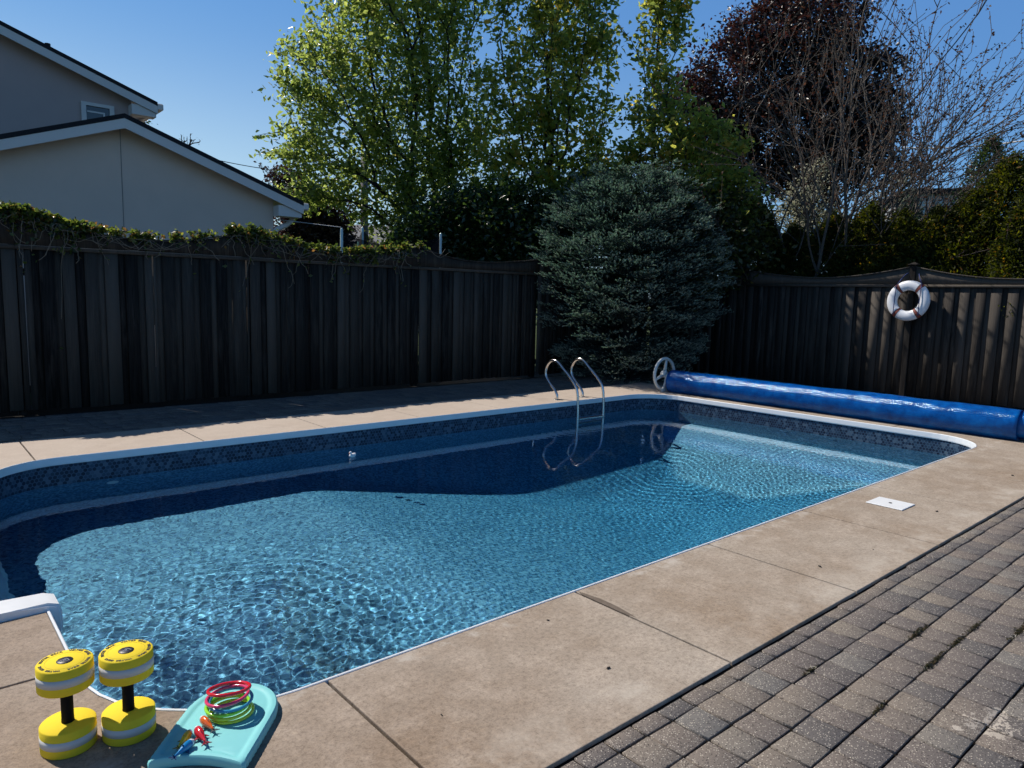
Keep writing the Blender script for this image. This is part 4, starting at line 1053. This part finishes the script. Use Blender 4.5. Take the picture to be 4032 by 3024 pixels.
def roll(y0, y1, r0, zc, seed, xoff=0.0):
    rs = np.random.RandomState(seed); ny_, na = 150, 56; V = []
    ph = rs.uniform(0, 6.28, 8)
    for j in range(ny_+1):
        y = y0+(y1-y0)*j/ny_
        rr_ = r0*(1+.02*math.sin(y*1.7+ph[0])+.012*math.sin(y*4.3+ph[1]))
        for k in range(na):
            a = 2*math.pi*k/na
            sp = 1+.055*((a/(2*math.pi)+.18) % 1.0)     # the loose outer wrap steps out once per turn
            w = 1+.010*math.sin(3*a+y*5+ph[2])+.008*math.sin(5*a-y*9+ph[3])+.006*math.sin(2*a+y*17+ph[4])+.004*math.sin(9*a+y*23+ph[5])
            V.append((xoff+rr_*sp*w*math.cos(a)*.98, y, zc+rr_*sp*w*math.sin(a)*(1.0)))
    F = [(j*na+k, j*na+(k+1) % na, (j+1)*na+(k+1) % na, (j+1)*na+k) for j in range(ny_) for k in range(na)]
    # spiral edge seen at the ends: concentric inner rings set back
    n0 = len(V)
    for end, y in ((0, y0), (1, y1)):
        base = 0 if end == 0 else ny_*na; prev = [base+k for k in range(na)]
        for q, (s, dy) in enumerate(((.93, .0), (.90, .02), (.8, .0), (.76, .02), (.62, .0), (.58, .02), (.4, .0), (.12, .03))):
            cur = []
            for k in range(na):
                v = V[base+k]; cur.append(len(V)); V.append((xoff+(v[0]-xoff)*s, y+(dy if end == 0 else -dy), zc+(v[2]-zc)*s))
            for k in range(na):
                a_, b_, c_, d_ = prev[k], prev[(k+1) % na], cur[(k+1) % na], cur[k]
                F.append((a_, b_, c_, d_) if end else (d_, c_, b_, a_))
            prev = cur
    return V, F
V, F = roll(-2.53, 2.45, .183, .178, 3)
me_obj('cover_roll', V, F, M_COVER, reel, True)
V, F = roll(-2.72, -2.50, .158, .185, 4, .03); me_obj('inner_wrap', V, F, M_COVER, reel, True)
V, F = tube([(0, -3.0, .27), (0, -2.6, .27)], .035, 12); me_obj('reel_tube', V, F, M_STEEL, reel, True)
V, F = tube([(-.03, 2.45, .27), (-.03, 2.66, .27)], .035, 12); me_obj('reel_tube', V, F, M_STEEL, reel, True)
M_REELW = simple('weathered_white_plastic', (0.60, 0.62, 0.60), 0.5, var=0.15, scale=20)
def reel_end(y, side):
    R_ = .265; zc = .29; xc = -.06
    V, F = tube([(xc+R_*math.cos(a), y, zc+R_*math.sin(a)) for a in np.linspace(0, 2*math.pi, 40, endpoint=False)], .026, 8, closed=True)
    w = me_obj('hand_wheel', V, F, M_REELW, reel, True)
    parts = []
    for a in (80, 200, 320):
        d = (math.cos(rad(a)), math.sin(rad(a)))
        parts.append(tube([(xc+d[0]*.05, y, zc+d[1]*.05), (xc+d[0]*R_*.95, y, zc+d[1]*R_*.95)], [.030, .019], 8))
    parts.append(xf(lathe([(0, -.045), (.055, -.045), (.06, -.03), (.06, .03), (.045, .05), (0, .05)], 20), Matrix.Translation((xc, y, zc)) @ Matrix.Rotation(rad(90), 4, 'X')))
    V, F = merge(parts); me_obj('spokes', V, F, M_REELW, w, True)
    bm = bmesh.new(); yo = y+side*.06
    pts = [(-.20, 0.0), (.14, 0.0), (.145, .05), (.04, .085), (0.0, .30), (-.08, .30), (-.13, .085), (-.205, .05)]
    A_ = [bm.verts.new((p[0], yo-.02, p[1]+.002)) for p in pts]; B_ = [bm.verts.new((p[0], yo+.02, p[1]+.002)) for p in pts]
    bm.faces.new(A_); bm.faces.new(B_[::-1])
    for i in range(len(pts)): bm.faces.new((A_[i], A_[(i+1) % len(pts)], B_[(i+1) % len(pts)], B_[i]))
    bmesh.ops.bevel(bm, geom=list(bm.edges), offset=.006, segments=2, affect='EDGES')
    bm_obj('end_stand', bm, M_REELW, reel)
reel_end(2.58, -1); reel_end(-2.95, 1)

# ---------------- lifebuoy ----------------
M_BUOY = simple('white_lifebuoy_vinyl', (0.78, 0.80, 0.84), 0.35, var=0.05, scale=14, bump=0.15)
M_BAND = simple('faded_red_band', (0.22, 0.045, 0.03), 0.6, var=0.4, scale=30)
M_BLK = simple('black_cord_edge', (0.015, 0.015, 0.02), 0.6)
M_ROPE = simple('navy_blue_rope', (0.02, 0.04, 0.16), 0.7, var=0.3, scale=200)
by = empty('lifebuoy', (12.80, 4.72, 1.63)); by.rotation_euler = (0, rad(4), 0); tag(by, 'white lifebuoy with dark red bands and blue rope hung on the fence post', 'lifebuoy')
def torus_pt(a, b, R_=.252, r_=.083, fl=.62, g=0.0):
    rr_ = r_+g; c = R_+rr_*math.cos(b); return (-fl*(r_)*math.sin(b)-(g*math.sin(b)), -c*math.cos(a), c*math.sin(a))
def torus(a0, a1, na, g=0.0, nb=20, closed=True):
    V = [torus_pt(a0+(a1-a0)*i/na, 2*math.pi*k/nb, g=g) for i in range(na+(0 if closed else 1)) for k in range(nb)]
    n = na; F = [(i*nb+k, i*nb+(k+1) % nb, ((i+1) % (na if closed else na+1))*nb+(k+1) % nb, ((i+1) % (na if closed else na+1))*nb+k) for i in range(n) for k in range(nb)]
    return V, F
V, F = torus(0, 2*math.pi, 56); me_obj('ring', V, F, M_BUOY, by, True)
ang = [52, 128, 232, 308]
for a in ang:
    V, F = torus(rad(a-4.6), rad(a+4.6), 5, .003, 20, False); bd = me_obj('band', V, F, M_BAND, by, True)
    for s in (-1, 1):
        V, F = torus(rad(a+s*4.7), rad(a+s*6.3), 2, .0045, 20, False); me_obj('band_edge', V, F, M_BLK, bd, True)
def on_ring(a, out=.33, x=-.055): return (x, -out*math.cos(rad(a)), out*math.sin(rad(a)))
for a0, a1 in ((128, 232), (308, 412)):
    p0, p1 = Vector(on_ring(a0, .315)), Vector(on_ring(a1, .315)); pts = [p0.lerp(p1, i/8)+Vector((-.012*math.sin(math.pi*i/8), 0, 0)) for i in range(9)]
    V, F = tube(pts, .0065, 6); me_obj('grab_rope', V, F, M_ROPE, by, True)
V, F = tube(spline([on_ring(128, .32, -.03), (.02, .11, .42), (.17, .05, .5), (.21, .0, .50), (.17, -.05, .5), (.02, -.12, .40), on_ring(52, .32, -.03)], 4), .0065, 6); me_obj('hanging_rope', V, F, M_ROPE, by, True)

# ---------------- skimmer lid, floating duck, return fittings ----------------
bm = bmesh.new(); box(bm, -.128, .128, -.135, .135, 0.001, .009, .003)
lid = bm_obj('skimmer_lid', bm, M_WHITEPVC); lid.location = (5.83, 2.145, 0); tag(lid, 'square white plastic skimmer lid set flat in the near concrete deck', 'skimmer lid')
bm = bmesh.new(); bmesh.ops.create_cone(bm, cap_ends=True, segments=16, radius1=.012, radius2=.012, depth=.002, matrix=Matrix.Translation((0, 0, .0105)))
bm_obj('finger_hole', bm, M_BLK, lid)
duck = empty('floating_duck', (3.75, 6.93, WZ), rad(200)); duck.scale = (.75, .75, .75); tag(duck, 'small white toy duck floating near the far wall of the pool', 'pool toy')
def ell(cx, cy_, cz, a, b, c, nu=14, nv=20, fn=None):
    V = []; F = []
    for i in range(nu+1):
        t = math.pi*i/nu
        for k in range(nv):
            p = 2*math.pi*k/nv; v = Vector((math.cos(t), math.sin(t)*math.cos(p), math.sin(t)*math.sin(p)))
            v = Vector((v.x*a, v.y*b, v.z*c))
            if fn: v = fn(v)
            V.append((v.x+cx, v.y+cy_, v.z+cz))
    for i in range(nu):
        for k in range(nv): F.append((i*nv+k, i*nv+(k+1) % nv, (i+1)*nv+(k+1) % nv, (i+1)*nv+k))
    return V, F
V, F = ell(0, 0, .018, .062, .040, .034, fn=lambda v: Vector((v.x, v.y, v.z+(.022*max(0, -v.x/.062)**3)))); me_obj('body', V, F, M_WHITEPVC, duck, True)
V, F = merge([ell(.040, 0, .068, .021, .019, .020), tube([(.030, 0, .035), (.038, 0, .06)], .015, 10)]); me_obj('head', V, F, M_WHITEPVC, duck, True)
V, F = ell(.066, 0, .064, .013, .009, .004, 8, 10); me_obj('beak', V, F, simple('orange_beak', (0.7, 0.25, 0.03), 0.5), duck, True)
def fitting(p, rot):
    V, F = xf(lathe([(0, .012), (.012, .012), (.014, .004), (.026, .004), (.034, .014), (.048, .010), (.052, .0), (0, .0)], 24), Matrix.Translation(p) @ rot)
    me_obj('return_fitting', V, F, M_WHITEPVC, pool, True)
fitting((1.50, PY1-.001, -.42), Matrix.Rotation(rad(90), 4, 'X'))
fitting((PX1-.001, 5.05, -.42), Matrix.Rotation(rad(-90), 4, 'Y'))
fitting((PX1-.001, 4.35, -.42), Matrix.Rotation(rad(-90), 4, 'Y'))

# ---------------- moulded entry steps in the alcove at the left end ----------------
st = empty('entry_steps', (PX0, 4.95, 0)); tag(st, 'white moulded plastic entry steps at the left picture edge of the pool', 'pool steps')
def rim(y0, y1):
    """white rounded rim arm running into the deck, its nose turned down into the pool"""
    prof = [(-1.45, .036), (-.2, .036), (.0, .034), (.045, .018), (.056, -.02), (.058, -.10), (.030, -.16), (.024, -.16), (.022, -.035), (-1.45, -.02)]
    bm = bmesh.new(); A_ = [bm.verts.new((x, y0-4.95, z)) for x, z in prof]; B_ = [bm.verts.new((x, y1-4.95, z)) for x, z in prof]
    bm.faces.new(A_); bm.faces.new(B_[::-1]); n = len(prof)
    for i in range(n): bm.faces.new((A_[i], A_[(i+1) % n], B_[(i+1) % n], B_[i]))
    bmesh.ops.bevel(bm, geom=[e for e in bm.edges if abs(e.verts[0].co.y-e.verts[1].co.y) < 1e-6 and e.verts[0].co.z > -.02 or False], offset=.012, segments=3, affect='EDGES')
    return bm_obj('rim', bm, M_WHITEPVC, st, True)
rim(3.875, 4.045); rim(6.16, 6.33).location.x = -.075
bm = bmesh.new(); box(bm, -1.6, -1.45, -1.08, 1.38, -.03, .036, .01); bm_obj('rim', bm, M_WHITEPVC, st)
for k, (xa, xb, z_) in enumerate(((-1.45, -.90, -.33), (-.90, -.45, -.58), (-.45, .01, -.83))):
    bm = bmesh.new(); box(bm, xa, xb, -.906, 1.211, -1.25, z_, .02); bm_obj('tread', bm, M_WHITEPVC, st)
for ya, yb in ((-.93, -.908), (1.213, 1.23)):
    bm = bmesh.new(); box(bm, -1.45, .0, ya, yb, -1.2, -.03); bm_obj('side_wall', bm, M_WHITEPVC, st)
bm = bmesh.new(); box(bm, -1.48, -1.452, -.93, 1.23, -1.2, -.03); bm_obj('back_wall', bm, M_WHITEPVC, st)

# ---------------- foam dumbbells ----------------
M_YEL = simple('yellow_foam', (0.85, 0.64, 0.035), 0.8, var=0.04, scale=60, bump=0.15, spec=0.2)
M_WFOAM = simple('pale_foam_band', (0.60, 0.59, 0.56), 0.8, var=0.04, scale=60, bump=0.15, spec=0.2)
M_HAND = simple('black_foam_handle', (0.006, 0.006, 0.007), 0.75, spec=0.15)
M_PRINT = simple('black_print', (0.02, 0.018, 0.012), 0.6)
M_CAP = simple('navy_black_cap', (0.012, 0.010, 0.022), 0.45)
M_EMB = simple('silver_emblem', (0.5, 0.5, 0.55), 0.4)
def glyph(ch, size, off=.0):
    cu = bpy.data.curves.new('g', 'FONT'); cu.body = ch; cu.size = size; cu.extrude = .0004; cu.offset = off; cu.align_x = 'CENTER'; cu.resolution_u = 3
    o = bpy.data.objects.new('g', cu); COL.objects.link(o); bpy.context.view_layer.update()
    dg = bpy.context.evaluated_depsgraph_get(); me = o.evaluated_get(dg).to_mesh()
    V = [v.co.copy() for v in me.vertices]; F = [tuple(p.vertices) for p in me.polygons]
    o.evaluated_get(dg).to_mesh_clear(); bpy.data.objects.remove(o); bpy.data.curves.remove(cu)
    return V, F
GL = {c: glyph(c, .0125, .0006) for c in 'WATERG'}
WID = {'W': 1.30, 'A': 1.0, 'T': .9, 'E': .88, 'R': 1.0, 'G': 1.06, ' ': .75}
def ring_text(words, Rr, z, a_centres):
    parts = []
    for ac in a_centres:
        tot = sum(WID[c] for c in words); pos = -tot/2
        for ch in words:
            w = WID[ch]; c0 = pos+w/2; pos += w
            if ch == ' ': continue
            a = ac-c0*.0094/Rr          # clockwise as read from above, letter tops outwards
            Mx = Matrix.Rotation(a-math.pi/2, 4, 'Z'); Mx = Mx @ Matrix.Translation((0, Rr-.004, z))
            V, F = GL[ch]; parts.append(([Mx @ v for v in V], F))
    return merge(parts)
def band_lathe(r_, z0, z1, b=.004): return lathe([(0, z0), (r_-b, z0), (r_, z0+b), (r_, z1-b), (r_-b, z1), (0, z1)], 56)
def dumbbell(x, y, rot, label, tilt=0.0):
    o = empty('foam_dumbbell', (x, y, 0), rot); o.rotation_euler = (tilt, tilt*.4, rot); tag(o, label, 'dumbbell', 'yellow foam water dumbbells on the deck')
    R_ = .083; h = .088; H_ = .302
    for z0 in (0.0, H_-h):
        V, F = band_lathe(R_, z0, z0+h); w = me_obj('foam_weight', V, F, M_YEL, o, True)
        w.data.set_sharp_from_angle(angle=rad(50))
        V, F = lathe([(R_-.002, z0+h*.345), (R_+.0008, z0+h*.345), (R_+.0008, z0+h*.665), (R_-.002, z0+h*.665)], 56)
        me_obj('white_band', V, F, M_WFOAM, w, True)
        if z0 > 0:
            zt = z0+h+.0006
            V, F = ring_text('WATER GEAR', R_-.0125, zt, [math.radians(t) for t in (45, 135, 225, 315)]); me_obj('lettering', V, F, M_PRINT, w)
            V, F = lathe([(.058, zt-.0012), (.058, zt-.0001), (.0572, zt-.0001), (.0572, zt-.0012)], 48); me_obj('moulded_line', V, F, simple('ochre_line', (0.55, 0.42, 0.03), 0.8), w)
            V, F = lathe([(0, zt+.0015), (.023, zt+.0015), (.0245, zt), (.0245, zt-.002)], 32); cp = me_obj('end_cap', V, F, M_CAP, w, True)
            tri = [(-.015, -.008), (.014, -.009), (.004, .011)]; zz = zt+.0024
            parts = [tube([(*tri[i], zz), (*tri[(i+1) % 3], zz)], .0006, 4) for i in range(3)]
            parts.append(tube([(-.012, -.003, zz), (-.006, .001, zz), (0, -.003, zz), (.006, .002, zz), (.011, -.002, zz)], .0009, 4))
            parts.append(tube([(-.004, -.006, zz), (.001, .001, zz), (.004, .005, zz)], .0007, 4))
            V, F = merge(parts); me_obj('emblem', V, F, M_EMB, cp)
    V, F = lathe([(0, h-.004), (.0195, h-.004), (.0185, h+.02), (.0185, H_-h-.02), (.0195, H_-h+.004), (0, H_-h+.004)], 28); me_obj('handle', V, F, M_HAND, o, True)
    return o
dumbbell(.372, 2.652, rad(-12), 'yellow and white foam dumbbell standing on end, the left one nearer the picture edge')
dumbbell(.545, 2.602, rad(8), 'yellow and white foam dumbbell standing on end, the right one nearer the kickboard')

# ---------------- kickboard ----------------
M_KICK = simple('turquoise_foam', (0.22, 0.60, 0.62), 0.55, var=0.03, scale=50, bump=0.08, spec=0.3)
def kick_outline(s=0.0, n=64, scal=0.0):
    pts = []
    W_ = .160-s; top = .245-s; bot = -.235+s
    # concave near end, left to right
    for i in range(9):
        u = -1+2*i/8; pts.append((u*(W_-.012), bot+.032*(1-u*u)))
    for i in range(25):
        v = bot+.012+(0.045-bot)*i/24; pts.append((W_*(1-.03*((v-.045)/.28)**2)+scal*math.cos(i*math.pi), v))
    for i in range(1, 24):
        a = math.pi*i/24; pts.append((W_*math.cos(a), .057+(top-.057)*math.sin(a)))
    for i in range(24, -1, -1):
        v = bot+.012+(0.045-bot)*i/24; pts.append((-W_*(1-.03*((v-.045)/.28)**2)-scal*math.cos(i*math.pi), v))
    return pts
levels = [(0.004, 0.0, 0), (0.0, .006, .0022), (-.001, .02, .0022), (0.001, .030, .0008), (.006, .0355, 0), (.016, .037, 0), (.026, .0365, 0), (.031, .0335, 0), (.036, .0325, 0), (.044, .0330, 0), (.047, .0335, 0)]
V = []; F = []; n = len(kick_outline())
for s, z_, sc_ in levels:
    for p in kick_outline(s, scal=sc_): V.append((p[0], p[1], z_))
for j in range(len(levels)-1):
    for i in range(n): F.append((j*n+i, j*n+(i+1) % n, (j+1)*n+(i+1) % n, (j+1)*n+i))
F.append(tuple((len(levels)-1)*n+i for i in range(n))); F.append(tuple(range(n-1, -1, -1)))
kb = me_obj('kickboard', V, F, M_KICK, None, True); kb.data.set_sharp_from_angle(angle=rad(35))
KX, KY, KR = .805, 2.42, math.atan2(-.65, .76)
kb.location = (KX, KY, .001); kb.rotation_euler = (0, 0, KR); tag(kb, 'turquoise foam kickboard lying on the deck under the dive rings and fish', 'kickboard')

# ---------------- dive rings ----------------
def gloss(name, col, tr=0.0):
    m, nt, out = new_mat(name); PRIN(nt, out, col, 0.16, 0, None, 0.6, Subsurface_Weight=0.0, Coat_Weight=0.4); return m
def dive_ring(z, dx_, dy_, col, matn, label, tilt=(0, 0), r_=.072, t=.0058):
    V, F = tube([(r_*math.cos(a), r_*math.sin(a), 0) for a in np.linspace(0, 2*math.pi, 56, endpoint=False)], t, 12, closed=True)
    o = me_obj('dive_ring', V, F, gloss(matn, col), None, True); o.location = (.842+dx_, 2.455+dy_, z); o.rotation_euler = (tilt[0], tilt[1], KR)
    tag(o, label, 'dive ring', 'dive rings stacked on the kickboard')
z0 = .0375
dive_ring(z0+.003, .0, -.008, (0.80, 0.74, 0.03), 'yellow_ring_plastic', 'bottom yellow dive ring lying flat on the kickboard')
dive_ring(z0+.015, -.006, .0, (0.72, 0.72, 0.04), 'lemon_ring_plastic', 'second yellow dive ring, just under the green one', (rad(1), 0))
dive_ring(z0+.027, -.010, .004, (0.30, 0.74, 0.03), 'lime_ring_plastic', 'lime green dive ring in the middle of the stack', (0, rad(-1.5)))
dive_ring(z0+.040, .002, .006, (0.04, 0.30, 0.48), 'blue_ring_plastic', 'glossy blue dive ring under the pink one', (rad(2), rad(1)))
dive_ring(z0+.057, -.008, .008, (0.72, 0.05, 0.16), 'pink_ring_plastic', 'pink dive ring tilted near the top of the stack', (rad(-2), rad(-7)), .071)
dive_ring(z0+.078, .000, .014, (0.70, 0.015, 0.03), 'red_ring_plastic', 'bright red dive ring on the very top of the stack', (rad(-12), rad(-4)), .070, .0062)

# ---------------- dive fish ----------------
def fish(head, tail, col, dark, label):
    h = Vector((*head, 0)); t = Vector((*tail, 0)); d = (t-h); Ln = d.length*1.04; ang_ = math.atan2(d.y, d.x)
    o = empty('dive_fish', (h.x, h.y, .034), ang_); tag(o, label, 'dive toy', 'dive fish on the kickboard')
    S_ = Ln
    prof = [(0.0, .002), (.03, .060), (.09, .105), (.18, .145), (.30, .160), (.42, .148), (.55, .112), (.68, .076), (.80, .046), (.88, .034)]
    def body(i0, i1, mat, nm, g=0.0):
        V = []; F = []; nb = 16; pr = prof[i0:i1]
        for (x, r_) in pr:
            for k in range(nb):
                a = 2*math.pi*k/nb; V.append((x*S_, (r_+g)*S_*.82*math.cos(a), (r_+g)*S_*math.sin(a)+.160*S_*(1-.25*x)+.002))
        for i in range(len(pr)-1):
            for k in range(nb): F.append((i*nb+k, i*nb+(k+1) % nb, (i+1)*nb+(k+1) % nb, (i+1)*nb+k))
        F.append(tuple(range(nb-1, -1, -1))); F.append(tuple((len(pr)-1)*nb+k for k in range(nb)))
        return me_obj(nm, V, F, mat, o, True)
    m_ = gloss(label.split()[0]+'_fish_plastic', col); md = gloss(label.split()[0]+'_shaded_fin_plastic', dark)  # fins darker than the body, the shade on them put into the colour
    body(2, 10, m_, 'body'); body(0, 4, M_WHITEPVC, 'nose', .004)
    def fin(pts, nm, th=.006):
        bm = bmesh.new(); A_ = [bm.verts.new((x*S_, y*S_-th*S_, z*S_)) for x, y, z in pts]; B_ = [bm.verts.new((x*S_, y*S_+th*S_, z*S_)) for x, y, z in pts]; n_ = len(pts)
        bm.faces.new(A_); bm.faces.new(B_[::-1])
        for i in range(n_): bm.faces.new((A_[i], A_[(i+1) % n_], B_[(i+1) % n_], B_[i]))
        bm_obj(nm, bm, md, o)
    def finh(pts, nm, th=.012):
        bm = bmesh.new(); A_ = [bm.verts.new((x*S_, y*S_, z*S_-th*S_)) for x, y, z in pts]; B_ = [bm.verts.new((x*S_, y*S_, z*S_+th*S_)) for x, y, z in pts]; n_ = len(pts)
        bm.faces.new(A_); bm.faces.new(B_[::-1])
        for i in range(n_): bm.faces.new((A_[i], A_[(i+1) % n_], B_[(i+1) % n_], B_[i]))
        bm_obj(nm, bm, md, o)
    finh([(.84, -.03, .13), (.98, -.16, .12), (.93, -.03, .12), (1.02, .0, .12), (.93, .03, .12), (.98, .16, .12), (.84, .03, .13)], 'tail_fin')
    fin([(.84, 0, .13), (.97, 0, .28), (.93, 0, .12)], 'tail_fin')
    fin([(.36, 0, .22), (.52, 0, .34), (.55, 0, .19)], 'dorsal_fin', .008)
    finh([(.34, .08, .10), (.50, .24, .06), (.50, .07, .10)], 'side_fin'); finh([(.34, -.08, .10), (.50, -.24, .06), (.50, -.07, .10)], 'side_fin')
fish((.738, 2.455), (.752, 2.355), (0.75, 0.13, 0.02), (0.10, 0.12, 0.12), 'orange dive fish nearest the rings')
fish((.706, 2.405), (.707, 2.300), (0.62, 0.015, 0.03), (0.30, 0.02, 0.03), 'red dive fish lying between the orange and the yellow one')
fish((.690, 2.400), (.625, 2.335), (0.80, 0.50, 0.01), (0.30, 0.20, 0.03), 'yellow dive fish lying beside the blue one')
fish((.680, 2.340), (.600, 2.292), (0.01, 0.20, 0.48), (0.02, 0.05, 0.14), 'blue dive fish at the near end of the kickboard')

# ---------------- weeds in the joints, scraps on the deck ----------------
M_WEED = mat_leaf('weed_leaf', [(0, (0.02, 0.018, 0.01)), (.6, (0.05, 0.048, 0.02)), (1, (0.08, 0.05, 0.03))], .3)
def weed(x, y, sp, nb, label, ang=0.0, seed=0):
    rs = np.random.RandomState(seed); o_ = np.array([x, y, -.010])
    C_ = np.stack([rs.normal(size=nb)*sp*1.5, rs.normal(size=nb)*sp*.14, np.abs(rs.normal(size=nb))*.007+.002], 1)
    ca, sa = math.cos(ang), math.sin(ang); C_ = np.stack([C_[:, 0]*ca-C_[:, 1]*sa, C_[:, 0]*sa+C_[:, 1]*ca, C_[:, 2]], 1)
    o = leaves('weed', C_, .017, M_WEED, None, seed, .4); o.location = tuple(o_); tag(o, label, 'weed', 'weeds in the paver joints')
wl = ['largest brown-green weed tuft in the paver joints', 'dark weed tuft nearer the camera in the long paver joint', 'low weed strip in the joint right of the largest tuft', 'green weed tuft at the right picture edge in the pavers', 'small weed at the joint near the deck edge', 'thin weed streak low in the paver patio', 'weed streak between the largest tuft and the picture edge', 'tiny weed in the cross joint above the paint stain']
for k, (x, y, sp, nb) in enumerate([(3.62, 1.156, 0.035, 150), (3.33, 1.0025, 0.035, 130), (3.91, 1.0025, 0.03, 90), (4.04, 0.849, 0.05, 130), (2.85, 1.3095, 0.02, 60), (2.8, 1.0025, 0.03, 60), (3.68, 1.0025, 0.035, 80), (3.4, 1.0025, 0.03, 70)]):
    weed(x, y, sp, nb, wl[k], 0, 200+k)
weed(.78, 8.44, .05, 120, 'green weed tuft at the far left edge of the concrete', 0, 230)
M_SCRAP = simple('dark_seed_pod', (0.02, 0.016, 0.012), 0.7)
for k, (x, y, s, lb) in enumerate([(2.19, 1.85, .011, 'dark seed pod on the near concrete slab'), (4.06, 1.85, .012, 'dark pod on the middle near slab'), (5.91, 1.84, .012, 'dark scrap near the skimmer lid'), (7.79, 1.83, .016, 'dark scrap at the far right slab'), (2.30, 2.33, .008, 'small brown scrap close to the near coping'), (4.63, 1.78, .006, 'tiny dark crumb between two near joints'), (1.45, 2.01, .006, 'tiny dark crumb near the first joint')]):
    V, F = ell(0, 0, s*.35, s, s*.5, s*.35, 8, 10, fn=lambda v: Vector((v.x, v.y+v.x*v.x*20*s, v.z*(1+.3*math.sin(v.x*900)))))
    o = me_obj('seed_pod', V, F, M_SCRAP, None, True); o.location = (x, y, .0005); o.rotation_euler = (0, 0, k*1.3); tag(o, lb, 'seed pod', 'dark scraps on the deck')

# ---------------- creeper on the fence ----------------
def fence_top(x):
    posts = [-1.5, 1.15, 3.88, 6.72, 9.45, 12.8]; zt = [2.33, 2.36, 2.33, 2.30, 2.24, 2.2]; zm = [2.13, 2.13, 2.12, 2.12, 2.12]
    for i in range(5):
        if posts[i] <= x <= posts[i+1]:
            u = (x-posts[i])/(posts[i+1]-posts[i]); return zm[i]+(zt[i]*(1-u)+zt[i+1]*u-zm[i])*abs(2*u-1)**1.9
    return 2.2
M_STEM = simple('pale_dry_vine', (0.20, 0.165, 0.125), 0.8, var=0.3, scale=40)
def vine(label, x0, x1, dens, seed, hang):
    rs = np.random.RandomState(seed); o = empty('creeper_vine', ((x0+x1)/2, 10.1, 0)); tag(o, label, 'vine', 'creepers along the fence top'); ox = (x0+x1)/2
    C_ = []; stems = []
    n = int((x1-x0)*dens)
    for i in range(n):
        x = rs.uniform(x0, x1); e = min(1, (x-x0)/.35, (x1-x)/.35)
        if rs.uniform() > e: continue
        zt = fence_top(x)+.02; L_ = abs(rs.normal())*hang*(.4+.6*e)
        if rs.uniform() < .6:     # a shoot arching over the top
            p = np.array([x, 10.1+rs.uniform(.0, .09), zt]); dirx = rs.normal()*.6; k_ = rs.randint(4, 9); y_ = -rs.uniform(.2, 1)
            for s in range(k_):
                u = s/k_; q = p+np.array([dirx*u*.22, y_*u*.12, .09*math.sin(u*3)*rs.uniform(.4, 1.2)-u*u*L_*.45])
                for _ in range(6): C_.append(q+rs.normal(size=3)*.022)
        if rs.uniform() < .20:    # a hanging dry stem
            pts = []; px_ = x; zz = zt; yy = 10.08; dx_ = rs.normal()*.10
            m_ = rs.randint(5, 10); l_ = L_*1.3+.08
            for s in range(m_+1):
                pts.append((px_-ox, yy-10.1-.02*math.sin(s), zz)); px_ += dx_/m_*1.5+rs.normal()*.018; zz -= l_/m_*rs.uniform(.3, 1.4); yy = 10.07-rs.uniform(0, .03)
                if rs.uniform() < .4: C_.append(np.array([px_, yy-.02, zz])+rs.normal(size=3)*.02)
            stems.append(tube(spline(pts, 2), rs.uniform(.0025, .005), 4))
    for _ in range(int((x1-x0)*3)):     # long runners along the rail
        a = rs.uniform(x0, x1-.3); l_ = rs.uniform(.4, 1.2); pts = [(a+l_*s/6-ox, -.03-rs.uniform(0, .04), fence_top(min(a+l_*s/6, x1))+.02-rs.uniform(0, .16)) for s in range(7)]
        stems.append(tube(spline(pts, 2), .0035, 4))
    C_ = np.array(C_)-np.array([ox, 10.1, 0])
    leaves('foliage', C_, .062, ML_VINE, o, seed+1, .62, tint=rs.uniform(0, 1, len(C_)))
    V, F = merge(stems); me_obj('stems', V, F, M_STEM, o, True)
vine('thick creeper clump hanging over the left end of the fence', .75, 2.05, 120, 301, .45)
vine('thin creeper along the dip of the fence below the beige house', 1.95, 3.5, 34, 302, .14)
vine('creeper mound over the fence post below the downspout', 3.35, 4.9, 75, 303, .32)
vine('creeper with many pale hanging stems near the trampoline poles', 4.75, 6.75, 60, 304, .36)
